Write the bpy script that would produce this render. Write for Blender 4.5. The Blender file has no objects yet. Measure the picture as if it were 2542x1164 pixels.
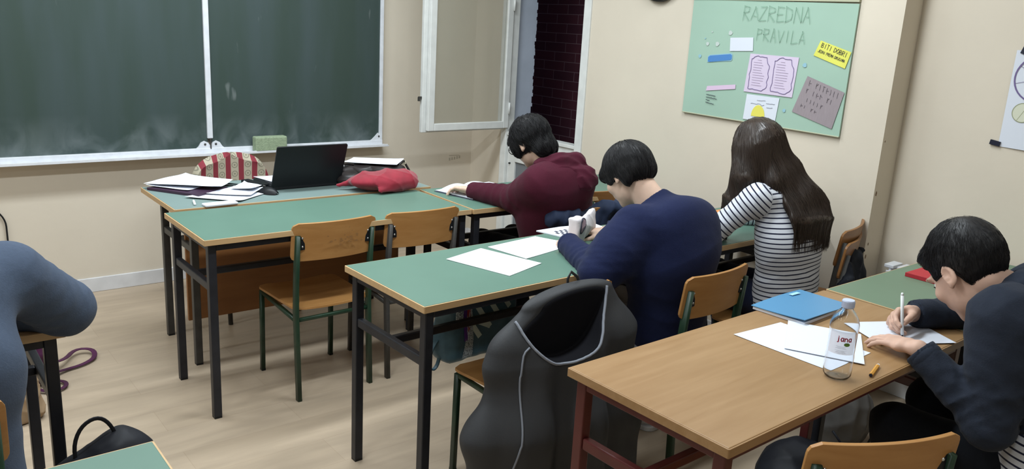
import bpy, bmesh, math, random
import numpy as np
from mathutils import Vector, Matrix, Euler
random.seed(7); RNG = np.random.RandomState(5)
C = bpy.context.scene.collection
SC = bpy.context.scene
PI = math.pi
# ------------------------------------------------------------------ camera, world, lights, exposure
cam_d = bpy.data.cameras.new('camera'); cam = bpy.data.objects.new('camera', cam_d); C.objects.link(cam)
cam_d.sensor_width = 36.0; cam_d.lens = 2007.7/2542*36.0; cam_d.clip_start = 0.05
rx = Vector((0.7810213751860822, -0.6220651997451513, 0.05514071788130928))
up = Vector((0.11392127666343199, 0.2287301422928695, 0.9668011505630603))
fw = Vector((0.614025695085975, 0.748810663167071, -0.24950959200294567))
cam.matrix_world = Matrix(((rx.x, up.x, -fw.x, 0), (rx.y, up.y, -fw.y, 0), (rx.z, up.z, -fw.z, 1.612), (0, 0, 0, 1)))
SC.camera = cam
SC.view_settings.view_transform = 'Standard'; SC.view_settings.look = 'None'
SC.view_settings.gamma = 1.0; SC.view_settings.use_curve_mapping = False
SC.view_settings.exposure = 0.0
w = bpy.data.worlds.new('night'); SC.world = w; w.use_nodes = True
w.node_tree.nodes['Background'].inputs[0].default_value = (0.012, 0.014, 0.03, 1)
w.node_tree.nodes['Background'].inputs[1].default_value = 1.0
LAMPS = [((1.95, 3.60, 2.83), 37, 'over the balcony door side'), ((.75, 3.75, 2.83), 34, 'over the teacher desk'), ((-1.3, 3.75, 2.83), 25, 'over the front left corner'),
         ((2.45, 2.0, 2.83), 36, 'over the striped shirt student'), ((.75, 2.0, 2.83), 34, 'over the middle aisle'), ((-1.3, 2.0, 2.83), 22, 'over the left desk row'),
         ((2.45, .1, 2.83), 8, 'over the back right corner'), ((.75, .1, 2.83), 9, 'over the back aisle'), ((-1.3, .1, 2.83), 8, 'over the back left corner')]
for (lx, ly, lz), pw, _w in LAMPS:
    ld = bpy.data.lights.new('tube_light', 'AREA'); ld.shape = 'RECTANGLE'; ld.size = 1.2; ld.size_y = 0.18
    ld.energy = pw; ld.color = (0.86, 0.945, 1.0)
    lo = bpy.data.objects.new('tube_light', ld); C.objects.link(lo); lo.location = (lx, ly, lz-0.062)

# ------------------------------------------------------------------ materials
def mat(name, col, rough=0.6, spec=0.4, metal=0.0, var=0.0, vscale=8.0, bump=0.0, bscale=60.0, trans=0.0, alpha=1.0, ior=1.45, vstretch=None, sheen=0.0, col2=None):
    m = bpy.data.materials.new(name); m.use_nodes = True
    nt = m.node_tree; N = nt.nodes; L = nt.links; b = N['Principled BSDF']
    c = (*col, 1) if len(col) == 3 else col
    b.inputs['Base Color'].default_value = c; b.inputs['Roughness'].default_value = rough
    b.inputs['Specular IOR Level'].default_value = spec; b.inputs['Metallic'].default_value = metal
    b.inputs['Transmission Weight'].default_value = trans; b.inputs['IOR'].default_value = ior
    b.inputs['Alpha'].default_value = alpha
    if sheen: b.inputs['Sheen Weight'].default_value = sheen; b.inputs['Sheen Roughness'].default_value = 0.5
    if var or bump:
        tc = N.new('ShaderNodeTexCoord'); mp = N.new('ShaderNodeMapping'); L.new(tc.outputs['Object'], mp.inputs[0])
        if vstretch: mp.inputs['Scale'].default_value = vstretch
    if var:
        n = N.new('ShaderNodeTexNoise'); n.inputs['Scale'].default_value = vscale; n.inputs['Detail'].default_value = 5
        L.new(mp.outputs[0], n.inputs['Vector'])
        r = N.new('ShaderNodeMix'); r.data_type = 'RGBA'
        c2 = col2 if col2 else tuple(max(0, x*(1-var)) for x in c[:3])
        c1 = c[:3] if col2 else tuple(min(1, x*(1+var)) for x in c[:3])
        r.inputs['A'].default_value = (*c1, 1); r.inputs['B'].default_value = (*c2, 1)
        mr = N.new('ShaderNodeMapRange'); mr.inputs[1].default_value = 0.32; mr.inputs[2].default_value = 0.68
        L.new(n.outputs[0], mr.inputs[0]); L.new(mr.outputs[0], r.inputs['Factor']); L.new(r.outputs['Result'], b.inputs['Base Color'])
    if bump:
        n2 = N.new('ShaderNodeTexNoise'); n2.inputs['Scale'].default_value = bscale; n2.inputs['Detail'].default_value = 3
        L.new(mp.outputs[0], n2.inputs['Vector'])
        bp = N.new('ShaderNodeBump'); bp.inputs['Strength'].default_value = bump; bp.inputs['Distance'].default_value = 0.004
        L.new(n2.outputs[0], bp.inputs['Height']); L.new(bp.outputs[0], b.inputs['Normal'])
    return m

def floor_mat():
    m = bpy.data.materials.new('laminate'); m.use_nodes = True; nt = m.node_tree; N = nt.nodes; L = nt.links; b = N['Principled BSDF']
    tc = N.new('ShaderNodeTexCoord')
    br = N.new('ShaderNodeTexBrick'); br.inputs['Scale'].default_value = 1.0; br.inputs['Brick Width'].default_value = 1.28
    br.inputs['Row Height'].default_value = 0.19; br.inputs['Mortar Size'].default_value = 0.0007; br.inputs['Bias'].default_value = 0
    br.inputs['Color1'].default_value = (0.425, 0.338, 0.247, 1); br.inputs['Color2'].default_value = (0.395, 0.312, 0.225, 1)
    br.inputs['Mortar'].default_value = (0.33, 0.25, 0.175, 1); br.offset = 0.37
    L.new(tc.outputs['Object'], br.inputs['Vector'])
    mp = N.new('ShaderNodeMapping'); mp.inputs['Scale'].default_value = (1.6, 9, 1); L.new(tc.outputs['Object'], mp.inputs[0])
    n = N.new('ShaderNodeTexNoise'); n.inputs['Scale'].default_value = 1.6; n.inputs['Detail'].default_value = 7; n.inputs['Distortion'].default_value = 0.35
    L.new(mp.outputs[0], n.inputs['Vector'])
    mr = N.new('ShaderNodeMapRange'); mr.inputs[1].default_value = 0.3; mr.inputs[2].default_value = 0.7; mr.inputs[3].default_value = 0.88; mr.inputs[4].default_value = 1.10
    L.new(n.outputs[0], mr.inputs[0])
    mx = N.new('ShaderNodeMix'); mx.data_type = 'RGBA'; mx.blend_type = 'MULTIPLY'; mx.inputs['Factor'].default_value = 1
    L.new(br.outputs['Color'], mx.inputs['A']); L.new(mr.outputs[0], mx.inputs['B'])
    L.new(mx.outputs['Result'], b.inputs['Base Color'])
    b.inputs['Roughness'].default_value = 0.42; b.inputs['Specular IOR Level'].default_value = 0.35
    return m

def wood_mat(name, c1, c2, axis=0, rough=0.4, scale=3.0, spec=0.4):
    m = bpy.data.materials.new(name); m.use_nodes = True; nt = m.node_tree; N = nt.nodes; L = nt.links; b = N['Principled BSDF']
    tc = N.new('ShaderNodeTexCoord'); mp = N.new('ShaderNodeMapping')
    s = [14, 14, 14]; s[axis] = 1.2; mp.inputs['Scale'].default_value = s
    L.new(tc.outputs['Object'], mp.inputs[0])
    n = N.new('ShaderNodeTexNoise'); n.inputs['Scale'].default_value = scale; n.inputs['Detail'].default_value = 6; n.inputs['Distortion'].default_value = 0.6
    L.new(mp.outputs[0], n.inputs['Vector'])
    mp2 = N.new('ShaderNodeMapping'); s2 = [4, 4, 4]; s2[axis] = 1.5; mp2.inputs['Scale'].default_value = s2; L.new(tc.outputs['Object'], mp2.inputs[0])
    n2 = N.new('ShaderNodeTexNoise'); n2.inputs['Scale'].default_value = 1.1; n2.inputs['Detail'].default_value = 3; L.new(mp2.outputs[0], n2.inputs['Vector'])
    ad = N.new('ShaderNodeMath'); ad.operation = 'ADD'; L.new(n.outputs[0], ad.inputs[0]); L.new(n2.outputs[0], ad.inputs[1])
    mr = N.new('ShaderNodeMapRange'); mr.inputs[1].default_value = 0.7; mr.inputs[2].default_value = 1.3; L.new(ad.outputs[0], mr.inputs[0])
    r = N.new('ShaderNodeMix'); r.data_type = 'RGBA'; r.inputs['A'].default_value = (*c1, 1); r.inputs['B'].default_value = (*c2, 1)
    L.new(mr.outputs[0], r.inputs['Factor']); L.new(r.outputs['Result'], b.inputs['Base Color'])
    b.inputs['Roughness'].default_value = rough; b.inputs['Specular IOR Level'].default_value = spec
    return m

def chalk_mat():
    m = bpy.data.materials.new('chalkboard_green'); m.use_nodes = True; nt = m.node_tree; N = nt.nodes; L = nt.links; b = N['Principled BSDF']
    tc = N.new('ShaderNodeTexCoord')
    def noise(sc, scale, det, lo, hi, dist=0.0):
        mp = N.new('ShaderNodeMapping'); mp.inputs['Scale'].default_value = sc; L.new(tc.outputs['Object'], mp.inputs[0])
        n = N.new('ShaderNodeTexNoise'); n.inputs['Scale'].default_value = scale; n.inputs['Detail'].default_value = det; n.inputs['Distortion'].default_value = dist
        L.new(mp.outputs[0], n.inputs['Vector'])
        mr = N.new('ShaderNodeMapRange'); mr.inputs[1].default_value = lo; mr.inputs[2].default_value = hi; L.new(n.outputs[0], mr.inputs[0]); return mr.outputs[0]
    a = noise((5, 1, 0.7), 1.3, 4, 0.35, 0.75)        # vertical wiping streaks
    r = N.new('ShaderNodeMix'); r.data_type = 'RGBA'; r.inputs['A'].default_value = (0.034, 0.056, 0.047, 1); r.inputs['B'].default_value = (0.047, 0.070, 0.072, 1)
    L.new(a, r.inputs['Factor'])
    # chalk dust low on the board (a settled layer near the tray)
    sx = N.new('ShaderNodeSeparateXYZ'); L.new(tc.outputs['Object'], sx.inputs[0])
    h = N.new('ShaderNodeMapRange'); h.inputs[1].default_value = 1.02; h.inputs[2].default_value = 0.80; h.inputs[3].default_value = 0.0; h.inputs[4].default_value = 1.0
    L.new(sx.outputs['Z'], h.inputs[0])
    d = noise((2.2, 1, 1.6), 3.0, 6, 0.42, 0.72, 0.8)
    mu = N.new('ShaderNodeMath'); mu.operation = 'MULTIPLY'; L.new(h.outputs[0], mu.inputs[0]); L.new(d, mu.inputs[1])
    mu2 = N.new('ShaderNodeMath'); mu2.operation = 'MULTIPLY'; mu2.inputs[1].default_value = 0.38; L.new(mu.outputs[0], mu2.inputs[0])
    r2 = N.new('ShaderNodeMix'); r2.data_type = 'RGBA'; r2.inputs['B'].default_value = (0.30, 0.34, 0.36, 1)
    L.new(r.outputs['Result'], r2.inputs['A']); L.new(mu2.outputs[0], r2.inputs['Factor'])
    s = noise((9, 1, 2.4), 2.0, 2, 0.72, 0.80)        # stray chalk ticks
    mu3 = N.new('ShaderNodeMath'); mu3.operation = 'MULTIPLY'; mu3.inputs[1].default_value = 0.25; L.new(s, mu3.inputs[0])
    r3 = N.new('ShaderNodeMix'); r3.data_type = 'RGBA'; r3.inputs['B'].default_value = (0.35, 0.38, 0.38, 1)
    L.new(r2.outputs['Result'], r3.inputs['A']); L.new(mu3.outputs[0], r3.inputs['Factor'])
    L.new(r3.outputs['Result'], b.inputs['Base Color']); b.inputs['Roughness'].default_value = 0.5; b.inputs['Specular IOR Level'].default_value = 0.35
    return m

def brick_mat():
    m = bpy.data.materials.new('maroon_brick'); m.use_nodes = True; nt = m.node_tree; N = nt.nodes; L = nt.links; b = N['Principled BSDF']
    tc = N.new('ShaderNodeTexCoord'); mp = N.new('ShaderNodeMapping'); mp.inputs['Rotation'].default_value = (PI/2, 0, PI/2)
    sx = N.new('ShaderNodeSeparateXYZ'); cb = N.new('ShaderNodeCombineXYZ'); L.new(tc.outputs['Object'], sx.inputs[0])
    L.new(sx.outputs['Y'], cb.inputs['X']); L.new(sx.outputs['Z'], cb.inputs['Y'])
    br = N.new('ShaderNodeTexBrick'); br.inputs['Scale'].default_value = 1; br.inputs['Brick Width'].default_value = 0.25; br.inputs['Row Height'].default_value = 0.075
    br.inputs['Mortar Size'].default_value = 0.0026; br.inputs['Color1'].default_value = (0.115, 0.028, 0.042, 1); br.inputs['Color2'].default_value = (0.082, 0.022, 0.036, 1)
    br.inputs['Mortar'].default_value = (0.26, 0.17, 0.19, 1); L.new(cb.outputs[0], br.inputs['Vector'])
    L.new(br.outputs['Color'], b.inputs['Base Color']); b.inputs['Roughness'].default_value = 0.8
    return m

M = {}
M['wall'] = mat('wall_paint', (0.630, 0.562, 0.462), 0.75, 0.25, var=0.03, vscale=2.5, bump=0.12, bscale=35)
M['ceil'] = mat('ceiling_paint', (0.80, 0.79, 0.76), 0.9, 0.2)
M['floor'] = floor_mat()
M['base'] = mat('baseboard_marble', (0.62, 0.62, 0.63), 0.45, 0.4, var=0.08, vscale=9)
M['white'] = mat('old_white_paint', (0.66, 0.67, 0.65), 0.45, 0.45, var=0.06, vscale=14, bump=0.15, bscale=25)
M['chalk'] = chalk_mat()
M['alu'] = mat('tray_white', (0.66, 0.68, 0.72), 0.4, 0.4, var=0.07, vscale=20)
M['glass'] = mat('pane_glass', (0.90, 0.92, 0.88), 0.12, 0.5, trans=0.0, alpha=0.24)
M['glass'].node_tree.nodes['Principled BSDF'].inputs['Base Color'].default_value = (0.38, 0.38, 0.31, 1)
M['brick'] = brick_mat()
M['grey'] = mat('grey_panel', (0.16, 0.175, 0.19), 0.5)
M['green'] = mat('green_laminate', (0.105, 0.190, 0.148), 0.42, 0.32, var=0.05, vscale=3)
M['green2'] = mat('grey_green_laminate', (0.185, 0.250, 0.238), 0.40, 0.35, var=0.05, vscale=3)
M['edge'] = wood_mat('beech_edge', (0.56, 0.38, 0.20), (0.48, 0.31, 0.15), 0, 0.5)
M['steel'] = mat('black_steel', (0.016, 0.017, 0.022), 0.42, 0.4, var=0.2, vscale=20)
M['steelg'] = mat('dark_grey_steel', (0.05, 0.048, 0.045), 0.45, 0.4, var=0.2, vscale=20)
M['red_steel'] = mat('dark_red_steel', (0.085, 0.018, 0.016), 0.32, 0.5, var=0.1, vscale=20)
M['post'] = mat('dark_green_steel', (0.014, 0.040, 0.022), 0.35, 0.5, var=0.15, vscale=20)
M['ply'] = wood_mat('beech_plywood', (0.45, 0.235, 0.082), (0.36, 0.17, 0.052), 0, 0.38, spec=0.35)
M['plyd'] = wood_mat('worn_plywood', (0.30, 0.14, 0.048), (0.21, 0.095, 0.03), 0, 0.38, spec=0.35)
M['oak'] = wood_mat('brown_laminate', (0.345, 0.207, 0.098), (0.275, 0.153, 0.063), 0, 0.36, spec=0.4)
M['modesty'] = wood_mat('brown_panel', (0.27, 0.115, 0.035), (0.22, 0.09, 0.027), 0, 0.5)
M['paper'] = mat('paper', (0.66, 0.69, 0.76), 0.7, 0.2)
M['paper2'] = mat('paper_bright', (0.80, 0.83, 0.84), 0.7, 0.2)
M['ink'] = mat('ink', (0.03, 0.03, 0.05), 0.7)
M['greyink'] = mat('grey_print', (0.36, 0.38, 0.44), 0.7)
M['black'] = mat('black_plastic', (0.008, 0.009, 0.011), 0.42, 0.35)
M['screw'] = mat('screw_steel', (0.6, 0.6, 0.6), 0.3, 0.5, 1.0)
M['lampw'] = mat('lamp_housing', (0.8, 0.8, 0.8), 0.5)

# ------------------------------------------------------------------ mesh helpers
class MB:
    def __init__(s): s.v = []; s.f = []; s.m = []
    def add(s, vs, fs, mi=0):
        o = len(s.v); s.v += [tuple(v) for v in vs]; s.f += [tuple(i+o for i in f) for f in fs]; s.m += [mi]*len(fs); return s
    def box(s, lo, hi, mi=0, M4=None):
        x0, y0, z0 = lo; x1, y1, z1 = hi
        vs = [(x0,y0,z0),(x1,y0,z0),(x1,y1,z0),(x0,y1,z0),(x0,y0,z1),(x1,y0,z1),(x1,y1,z1),(x0,y1,z1)]
        if M4 is not None: vs = [tuple(M4 @ Vector(v)) for v in vs]
        return s.add(vs, [(3,2,1,0),(4,5,6,7),(0,1,5,4),(1,2,6,5),(2,3,7,6),(3,0,4,7)], mi)
    def tube(s, pts, r, n=10, mi=0, closed=False, flat=None, upv=None):
        """tube along pts; r float or list; flat=(w,h) gives rounded rectangular section"""
        P = [Vector(p) for p in pts]; k = len(P)
        rs = r if isinstance(r, (list, tuple)) else [r]*k
        T = []
        for i in range(k):
            a = P[(i-1) % k] if (closed or i > 0) else P[i]; b = P[(i+1) % k] if (closed or i < k-1) else P[i]
            T.append((b-a).normalized())
        u = Vector(upv) if upv else (Vector((0,0,1)) if abs(T[0].z) < 0.9 else Vector((0,1,0)))
        vs = []
        for i in range(k):
            t = T[i]; x = t.cross(u)
            if x.length < 1e-5: x = t.orthogonal()
            x.normalize(); y = x.cross(t).normalized(); u = y if not upv else u
            for j in range(n):
                a = 2*PI*(j+0.5)/n
                if flat:
                    ca, sa = math.cos(a), math.sin(a); q = 0.35
                    cx = math.copysign(abs(ca)**q, ca)*flat[0]/2; cy = math.copysign(abs(sa)**q, sa)*flat[1]/2
                else: cx, cy = math.cos(a)*rs[i], math.sin(a)*rs[i]
                vs.append(P[i]+x*cx+y*cy)
        fs = []
        for i in range(k if closed else k-1):
            for j in range(n):
                a = i*n+j; b = i*n+(j+1) % n; c = ((i+1) % k)*n+(j+1) % n; d = ((i+1) % k)*n+j
                fs.append((a, b, c, d))
        if not closed: fs += [tuple(range(n-1, -1, -1)), tuple(range((k-1)*n, k*n))]
        return s.add(vs, fs, mi)
    def grid(s, fn, nu, nv, mi=0, thick=0.0):
        """surface fn(u,v)->xyz, u,v in 0..1; thick gives a closed slab offset along the normal"""
        top = [[Vector(fn(i/nu, j/nv)) for j in range(nv+1)] for i in range(nu+1)]
        def nrm(i, j):
            a = top[min(i+1, nu)][j]-top[max(i-1, 0)][j]; b = top[i][min(j+1, nv)]-top[i][max(j-1, 0)]
            n = a.cross(b); return n.normalized() if n.length > 1e-12 else Vector((0,0,1))
        vs = [top[i][j] for i in range(nu+1) for j in range(nv+1)]; W = nv+1
        fs = [(i*W+j, (i+1)*W+j, (i+1)*W+j+1, i*W+j+1) for i in range(nu) for j in range(nv)]
        if thick:
            o = len(vs); vs += [top[i][j]-nrm(i, j)*thick for i in range(nu+1) for j in range(nv+1)]
            fs += [tuple(o+q for q in reversed(f)) for f in fs]
            ring = [i*W for i in range(nu)]+[nu*W+j for j in range(nv)]+[i*W+nv for i in range(nu, 0, -1)]+[j for j in range(nv, 0, -1)]
            for q in range(len(ring)):
                a, b = ring[q], ring[(q+1) % len(ring)]; fs.append((b, a, a+o, b+o))
        return s.add(vs, fs, mi)
    def lathe(s, prof, n=24, c=(0,0,0), mi=0, caps=True):
        vs = []
        for (r, z) in prof:
            for j in range(n):
                a = 2*PI*j/n; vs.append((c[0]+r*math.cos(a), c[1]+r*math.sin(a), c[2]+z))
        fs = [(i*n+j, i*n+(j+1) % n, (i+1)*n+(j+1) % n, (i+1)*n+j) for i in range(len(prof)-1) for j in range(n)]
        if caps: fs += [tuple(range(n-1, -1, -1)), tuple(range((len(prof)-1)*n, len(prof)*n))]
        return s.add(vs, fs, mi)
    def ell(s, c, r, n=16, mi=0):
        vs = []; m = n//2
        for i in range(m+1):
            t = PI*i/m
            for j in range(n):
                a = 2*PI*j/n; vs.append((c[0]+r[0]*math.sin(t)*math.cos(a), c[1]+r[1]*math.sin(t)*math.sin(a), c[2]+r[2]*math.cos(t)))
        return s.add(vs, [(i*n+j, (i+1)*n+j, (i+1)*n+(j+1) % n, i*n+(j+1) % n) for i in range(m) for j in range(n)], mi)
    def prism(s, outline, z0, z1, mi=0, M4=None):
        n = len(outline); vs = [(x, y, z0) for x, y in outline]+[(x, y, z1) for x, y in outline]
        if M4 is not None: vs = [tuple(M4 @ Vector(v)) for v in vs]
        return s.add(vs, [tuple(range(n-1, -1, -1)), tuple(range(n, 2*n))]+[(i, (i+1) % n, n+(i+1) % n, n+i) for i in range(n)], mi)
    def build(s, name, mats, parent=None, smooth=False, bevel=0.0, label=None, sub=0):
        me = bpy.data.meshes.new(name); me.from_pydata(s.v, [], s.f)
        for m_ in (mats if isinstance(mats, (list, tuple)) else [mats]): me.materials.append(m_)
        for p, mi in zip(me.polygons, s.m): p.material_index = mi; p.use_smooth = smooth
        bm = bmesh.new(); bm.from_mesh(me); bmesh.ops.recalc_face_normals(bm, faces=bm.faces); bm.to_mesh(me); bm.free()
        o = bpy.data.objects.new(name, me); C.objects.link(o)
        if parent: o.parent = parent
        if bevel:
            b = o.modifiers.new('bevel', 'BEVEL'); b.width = bevel; b.segments = 2; b.limit_method = 'ANGLE'; b.angle_limit = math.radians(40)
        if sub: q = o.modifiers.new('sub', 'SUBSURF'); q.levels = sub; q.render_levels = sub
        if label: o['label'] = label
        return o
def thing(name, label, cat, loc=(0,0,0), rz=0, group=None):
    o = bpy.data.objects.new(name, None); C.objects.link(o); o.location = loc; o.rotation_euler = (0, 0, rz); o.empty_display_size = 0.1
    o['label'] = label; o['category'] = cat
    if group: o['group'] = group
    return o
def tag(o, label, cat, group=None):
    o['label'] = label; o['category'] = cat
    if group: o['group'] = group
    return o
def struct(o): o['kind'] = 'structure'; return o
def dup(root, loc, rz, label, group=None):
    r = root.copy(); C.objects.link(r); r.location = loc; r.rotation_euler = (0, 0, rz); r['label'] = label
    if group: r['group'] = group
    def rec(a, b):
        for ch in list(a.children):
            c = ch.copy(); C.objects.link(c); c.parent = b; rec(ch, c)
    rec(root, r); return r
def rrect(x0, y0, x1, y1, r, n=5):
    out = []
    for cx_, cy_, a0 in ((x1-r, y1-r, 0), (x0+r, y1-r, 90), (x0+r, y0+r, 180), (x1-r, y0+r, 270)):
        for k in range(n+1):
            a = math.radians(a0+90*k/n); out.append((cx_+r*math.cos(a), cy_+r*math.sin(a)))
    return out
def smoothp(pts, it=2, closed=False):
    P_ = [Vector(p) for p in pts]
    for _ in range(it):
        Q = [] if closed else [P_[0]]
        for i in range(len(P_) if closed else len(P_)-1):
            a, b = P_[i], P_[(i+1) % len(P_)]; Q += [a.lerp(b, .25), a.lerp(b, .75)]
        if not closed: Q.append(P_[-1])
        P_ = Q
    return [tuple(p) for p in P_]
def paper(name, corners, m, z, label, group=None, cat='paper', thick=0.0006, curl=0.004, seed=0, parent=None, n=10):
    """sheet given by four floor-plan corners, lying at height z with a slight curl"""
    P = [Vector((*c, 0)) for c in corners]; rr = random.Random(seed); ph = rr.random()*6; px = rr.random()*3
    def fn(u, v):
        p = P[0].lerp(P[1], u).lerp(P[3].lerp(P[2], u), v)
        e = max(0, abs(u-.5)*2-.55)**2+max(0, abs(v-.5)*2-.55)**2
        return (p.x, p.y, z+thick+curl*(e*3*(0.5+0.5*math.sin(ph+3*u+px*v))+0.12*(1+math.sin(ph+5*u+3*v))))
    mb = MB().grid(fn, n, n, thick=-thick)
    o = mb.build(name, m, parent, smooth=False)
    if label: tag(o, label, cat, group)
    return o
# stroke lettering: glyphs on a 4 x 6 grid
GL = {'A':[[(0,0),(2,6),(4,0)],[(1,2),(3,2)]],'B':[[(0,0),(0,6),(3,5.4),(3,3.8),(0,3.1),(3.6,2.2),(3.4,.5),(0,0)]],'D':[[(0,0),(0,6),(3,5),(4,3),(3,1),(0,0)]],
 'E':[[(4,6),(0,6),(0,0),(4,0)],[(0,3),(3,3)]],'G':[[(4,5),(2,6),(0,4),(0,2),(2,0),(4,1),(4,3),(2.4,3)]],'I':[[(2,0),(2,6)]],'J':[[(4,6),(3,1),(1.5,0),(0,1.2)]],
 'K':[[(0,0),(0,6)],[(4,6),(0,3),(4,0)]],'L':[[(0,6),(0,0),(4,0)]],'M':[[(0,0),(.4,6),(2,2),(3.6,6),(4,0)]],'N':[[(0,0),(0,6),(4,0),(4,6)]],'O':[[(2,0),(0,2),(0,4),(2,6),(4,4),(4,2),(2,0)]],
 'P':[[(0,0),(0,6),(3.5,5.4),(3.5,3.6),(0,3)]],'R':[[(0,0),(0,6),(3.5,5.4),(3.5,3.6),(0,3),(4,0)]],'S':[[(4,5.2),(2,6),(0,4.6),(4,1.6),(2,0),(0,.8)]],'T':[[(2,0),(2,6)],[(0,6),(4,6)]],
 'U':[[(0,6),(0,1.5),(2,0),(4,1.5),(4,6)]],'V':[[(0,6),(2,0),(4,6)]],'Z':[[(0,6),(4,6),(0,0),(4,0)]],'j':[[(2,4),(2,-1),(0.6,-1.6)],[(1.9,5.2),(2.1,5.6)]],
 'a':[[(3.4,4),(1,4),(0,2),(1,0),(3.4,1),(3.4,4),(3.4,0)]],'n':[[(0,0),(0,4)],[(0,3),(2,4),(3.4,3),(3.4,0)]]}
def strokes(mb, text, org, ux, uy, h, wd, gap=1.6, jit=0.0, mi=0, seed=1):
    """flat ribbon strokes on the plane spanned by ux, uy from org; h = cap height"""
    rr = random.Random(seed); ux = Vector(ux).normalized(); uy = Vector(uy).normalized(); nz = ux.cross(uy); org = Vector(org); s = h/6; x = 0
    for ch in text:
        if ch in GL:
            for st in GL[ch]:
                pts = [org+ux*(x+(p[0]+rr.uniform(-jit, jit))*s*0.8)+uy*((p[1]+rr.uniform(-jit, jit))*s) for p in st]
                for a, b in zip(pts[:-1], pts[1:]):
                    d = (b-a)
                    if d.length < 1e-6: continue
                    d.normalize(); q = nz.cross(d)*wd/2; e = d*wd*0.3
                    mb.add([a-q-e, b-q+e, b+q+e, a+q-e], [(0,1,2,3)], mi)
        x += s*(0.8*4+gap) if ch != ' ' else s*3
    return mb
# ------------------------------------------------------------------ room shell
YF, XR, XR2, YE, HC = 4.909, 3.58, 3.733, 1.78, 3.0
XL, YB = -2.9, -1.6
struct(MB().box((XL-.1, YB-.1, -.1), (5.6, YF+.1, 0)).build('floor', M['floor']))
struct(MB().box((XL-.1, YB-.1, HC), (XR2+.1, YF+.1, HC+.1)).build('ceiling', M['ceil']))
struct(MB().box((XL-.1, YF, 0), (XR+.15, YF+.15, HC)).build('wall_front', M['wall']))
struct(MB().box((XL-.15, YB-.1, 0), (XL, YF, HC)).build('wall_left', M['wall']))
struct(MB().box((XL, YB-.15, 0), (XR2, YB, HC)).build('wall_back', M['wall']))
# right wall: thick part with the balcony-door opening, then the shallow recess
D0, D1, DT = 3.715, 4.545, 2.35
for lo_, hi_ in (((XR, YE, 0), (XR+.24, D0, HC)), ((XR, D1, 0), (XR+.24, YF, HC)), ((XR, D0, DT), (XR+.24, D1, HC)), ((XR2, YB, 0), (XR+.24, YE-.0005, HC))):
    struct(MB().box(lo_, hi_).build('wall_right', M['wall']))
# baseboards
def bb(name, pts):
    mb = MB()
    for (x0, y0, x1, y1) in pts: mb.box((x0, y0, 0), (x1, y1, .085))
    struct(mb.build(name, M['base'], bevel=.003))
bb('baseboard_front', [(XL, YF-.012, XR, YF)])
bb('baseboard_right', [(XR-.012, YE, XR, D0-.005), (XR-.012, D1+.005, XR, YF-.012), (XR2-.012, YB, XR2, YE)])
struct(MB().box((XR-.02, D0-.03, .0), (XR+.3, D1+.02, .055)).build('trim_1', M['base'], bevel=.004))      # door threshold
# outside
struct(MB().box((4.55, 1.6, -.2), (4.75, 7.5, 3.6)).build('wall_outside', M['brick']))
# balcony door: frame, closed leaf with low grey panel, its upper casement swung into the room
d = bpy.data.objects.new('door_1', None); C.objects.link(d); struct(d); d.location = (XR, D0, 0)
def dloc(o): return o
f = MB(); X0, X1 = -.012, .06; W = D1-D0
f.box((X0, 0, .055), (X1, .062, DT)); f.box((X0, W-.062, .055), (X1, W, DT)); f.box((X0, .06, DT-.07), (X1, W-.06, DT))
f.build('door_frame', M['white'], d, bevel=.004)
f = MB(); s0, s1 = .064, W-.064; a0, a1 = .01, .05
f.box((a0, s0, .06), (a1, s0+.085, .86)); f.box((a0, s1-.085, .06), (a1, s1, .86)); f.box((a0, s0+.08, .68), (a1, s1-.08, .86)); f.box((a0, s0+.08, .06), (a1, s1-.08, .15))
f.build('door_leaf', M['white'], d, bevel=.003)
MB().box((.024, s0+.08, .14), (.04, s1-.08, .69)).build('door_panel', M['grey'], d)
f = MB(); f.box((-.004, s0, .862), (.075, s1, .885)); f.build('sill', M['white'], d, bevel=.003)
lk = MB().lathe([(0.006, 0), (0.006, .012), (.004, .014)], 12).build('lock_hole', M['black'], d); lk.rotation_euler = (0, -PI/2, 0); lk.location = (.0105, s1-.035, .665)
# deep reveal lining outside the frame (bluish plaster, crumbly edge)
rv = MB(); rr = random.Random(3)
zs = [.885+i*(DT-.9)/60 for i in range(61)]
M['reveal'] = mat('reveal_plaster', (0.46, 0.51, 0.60), 0.7, .2, var=.06, vscale=6, bump=.3, bscale=20)
for i in range(60):
    e = .235+rr.uniform(-.006, .008)
    rv.add([(X1, W+.0, zs[i]), (e, W+.0, zs[i]), (e, W+.0, zs[i+1]), (X1, W+.0, zs[i+1]), (X1, W-.03, zs[i]), (e, W-.03, zs[i]), (e, W-.03, zs[i+1]), (X1, W-.03, zs[i+1])],
           [(0,1,2,3),(7,6,5,4),(5,6,2,1),(4,5,1,0),(3,2,6,7)])
rv.box((X1, -.0, .885), (.235, .03, DT))
rv.build('reveal', M['reveal'], d)
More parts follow.
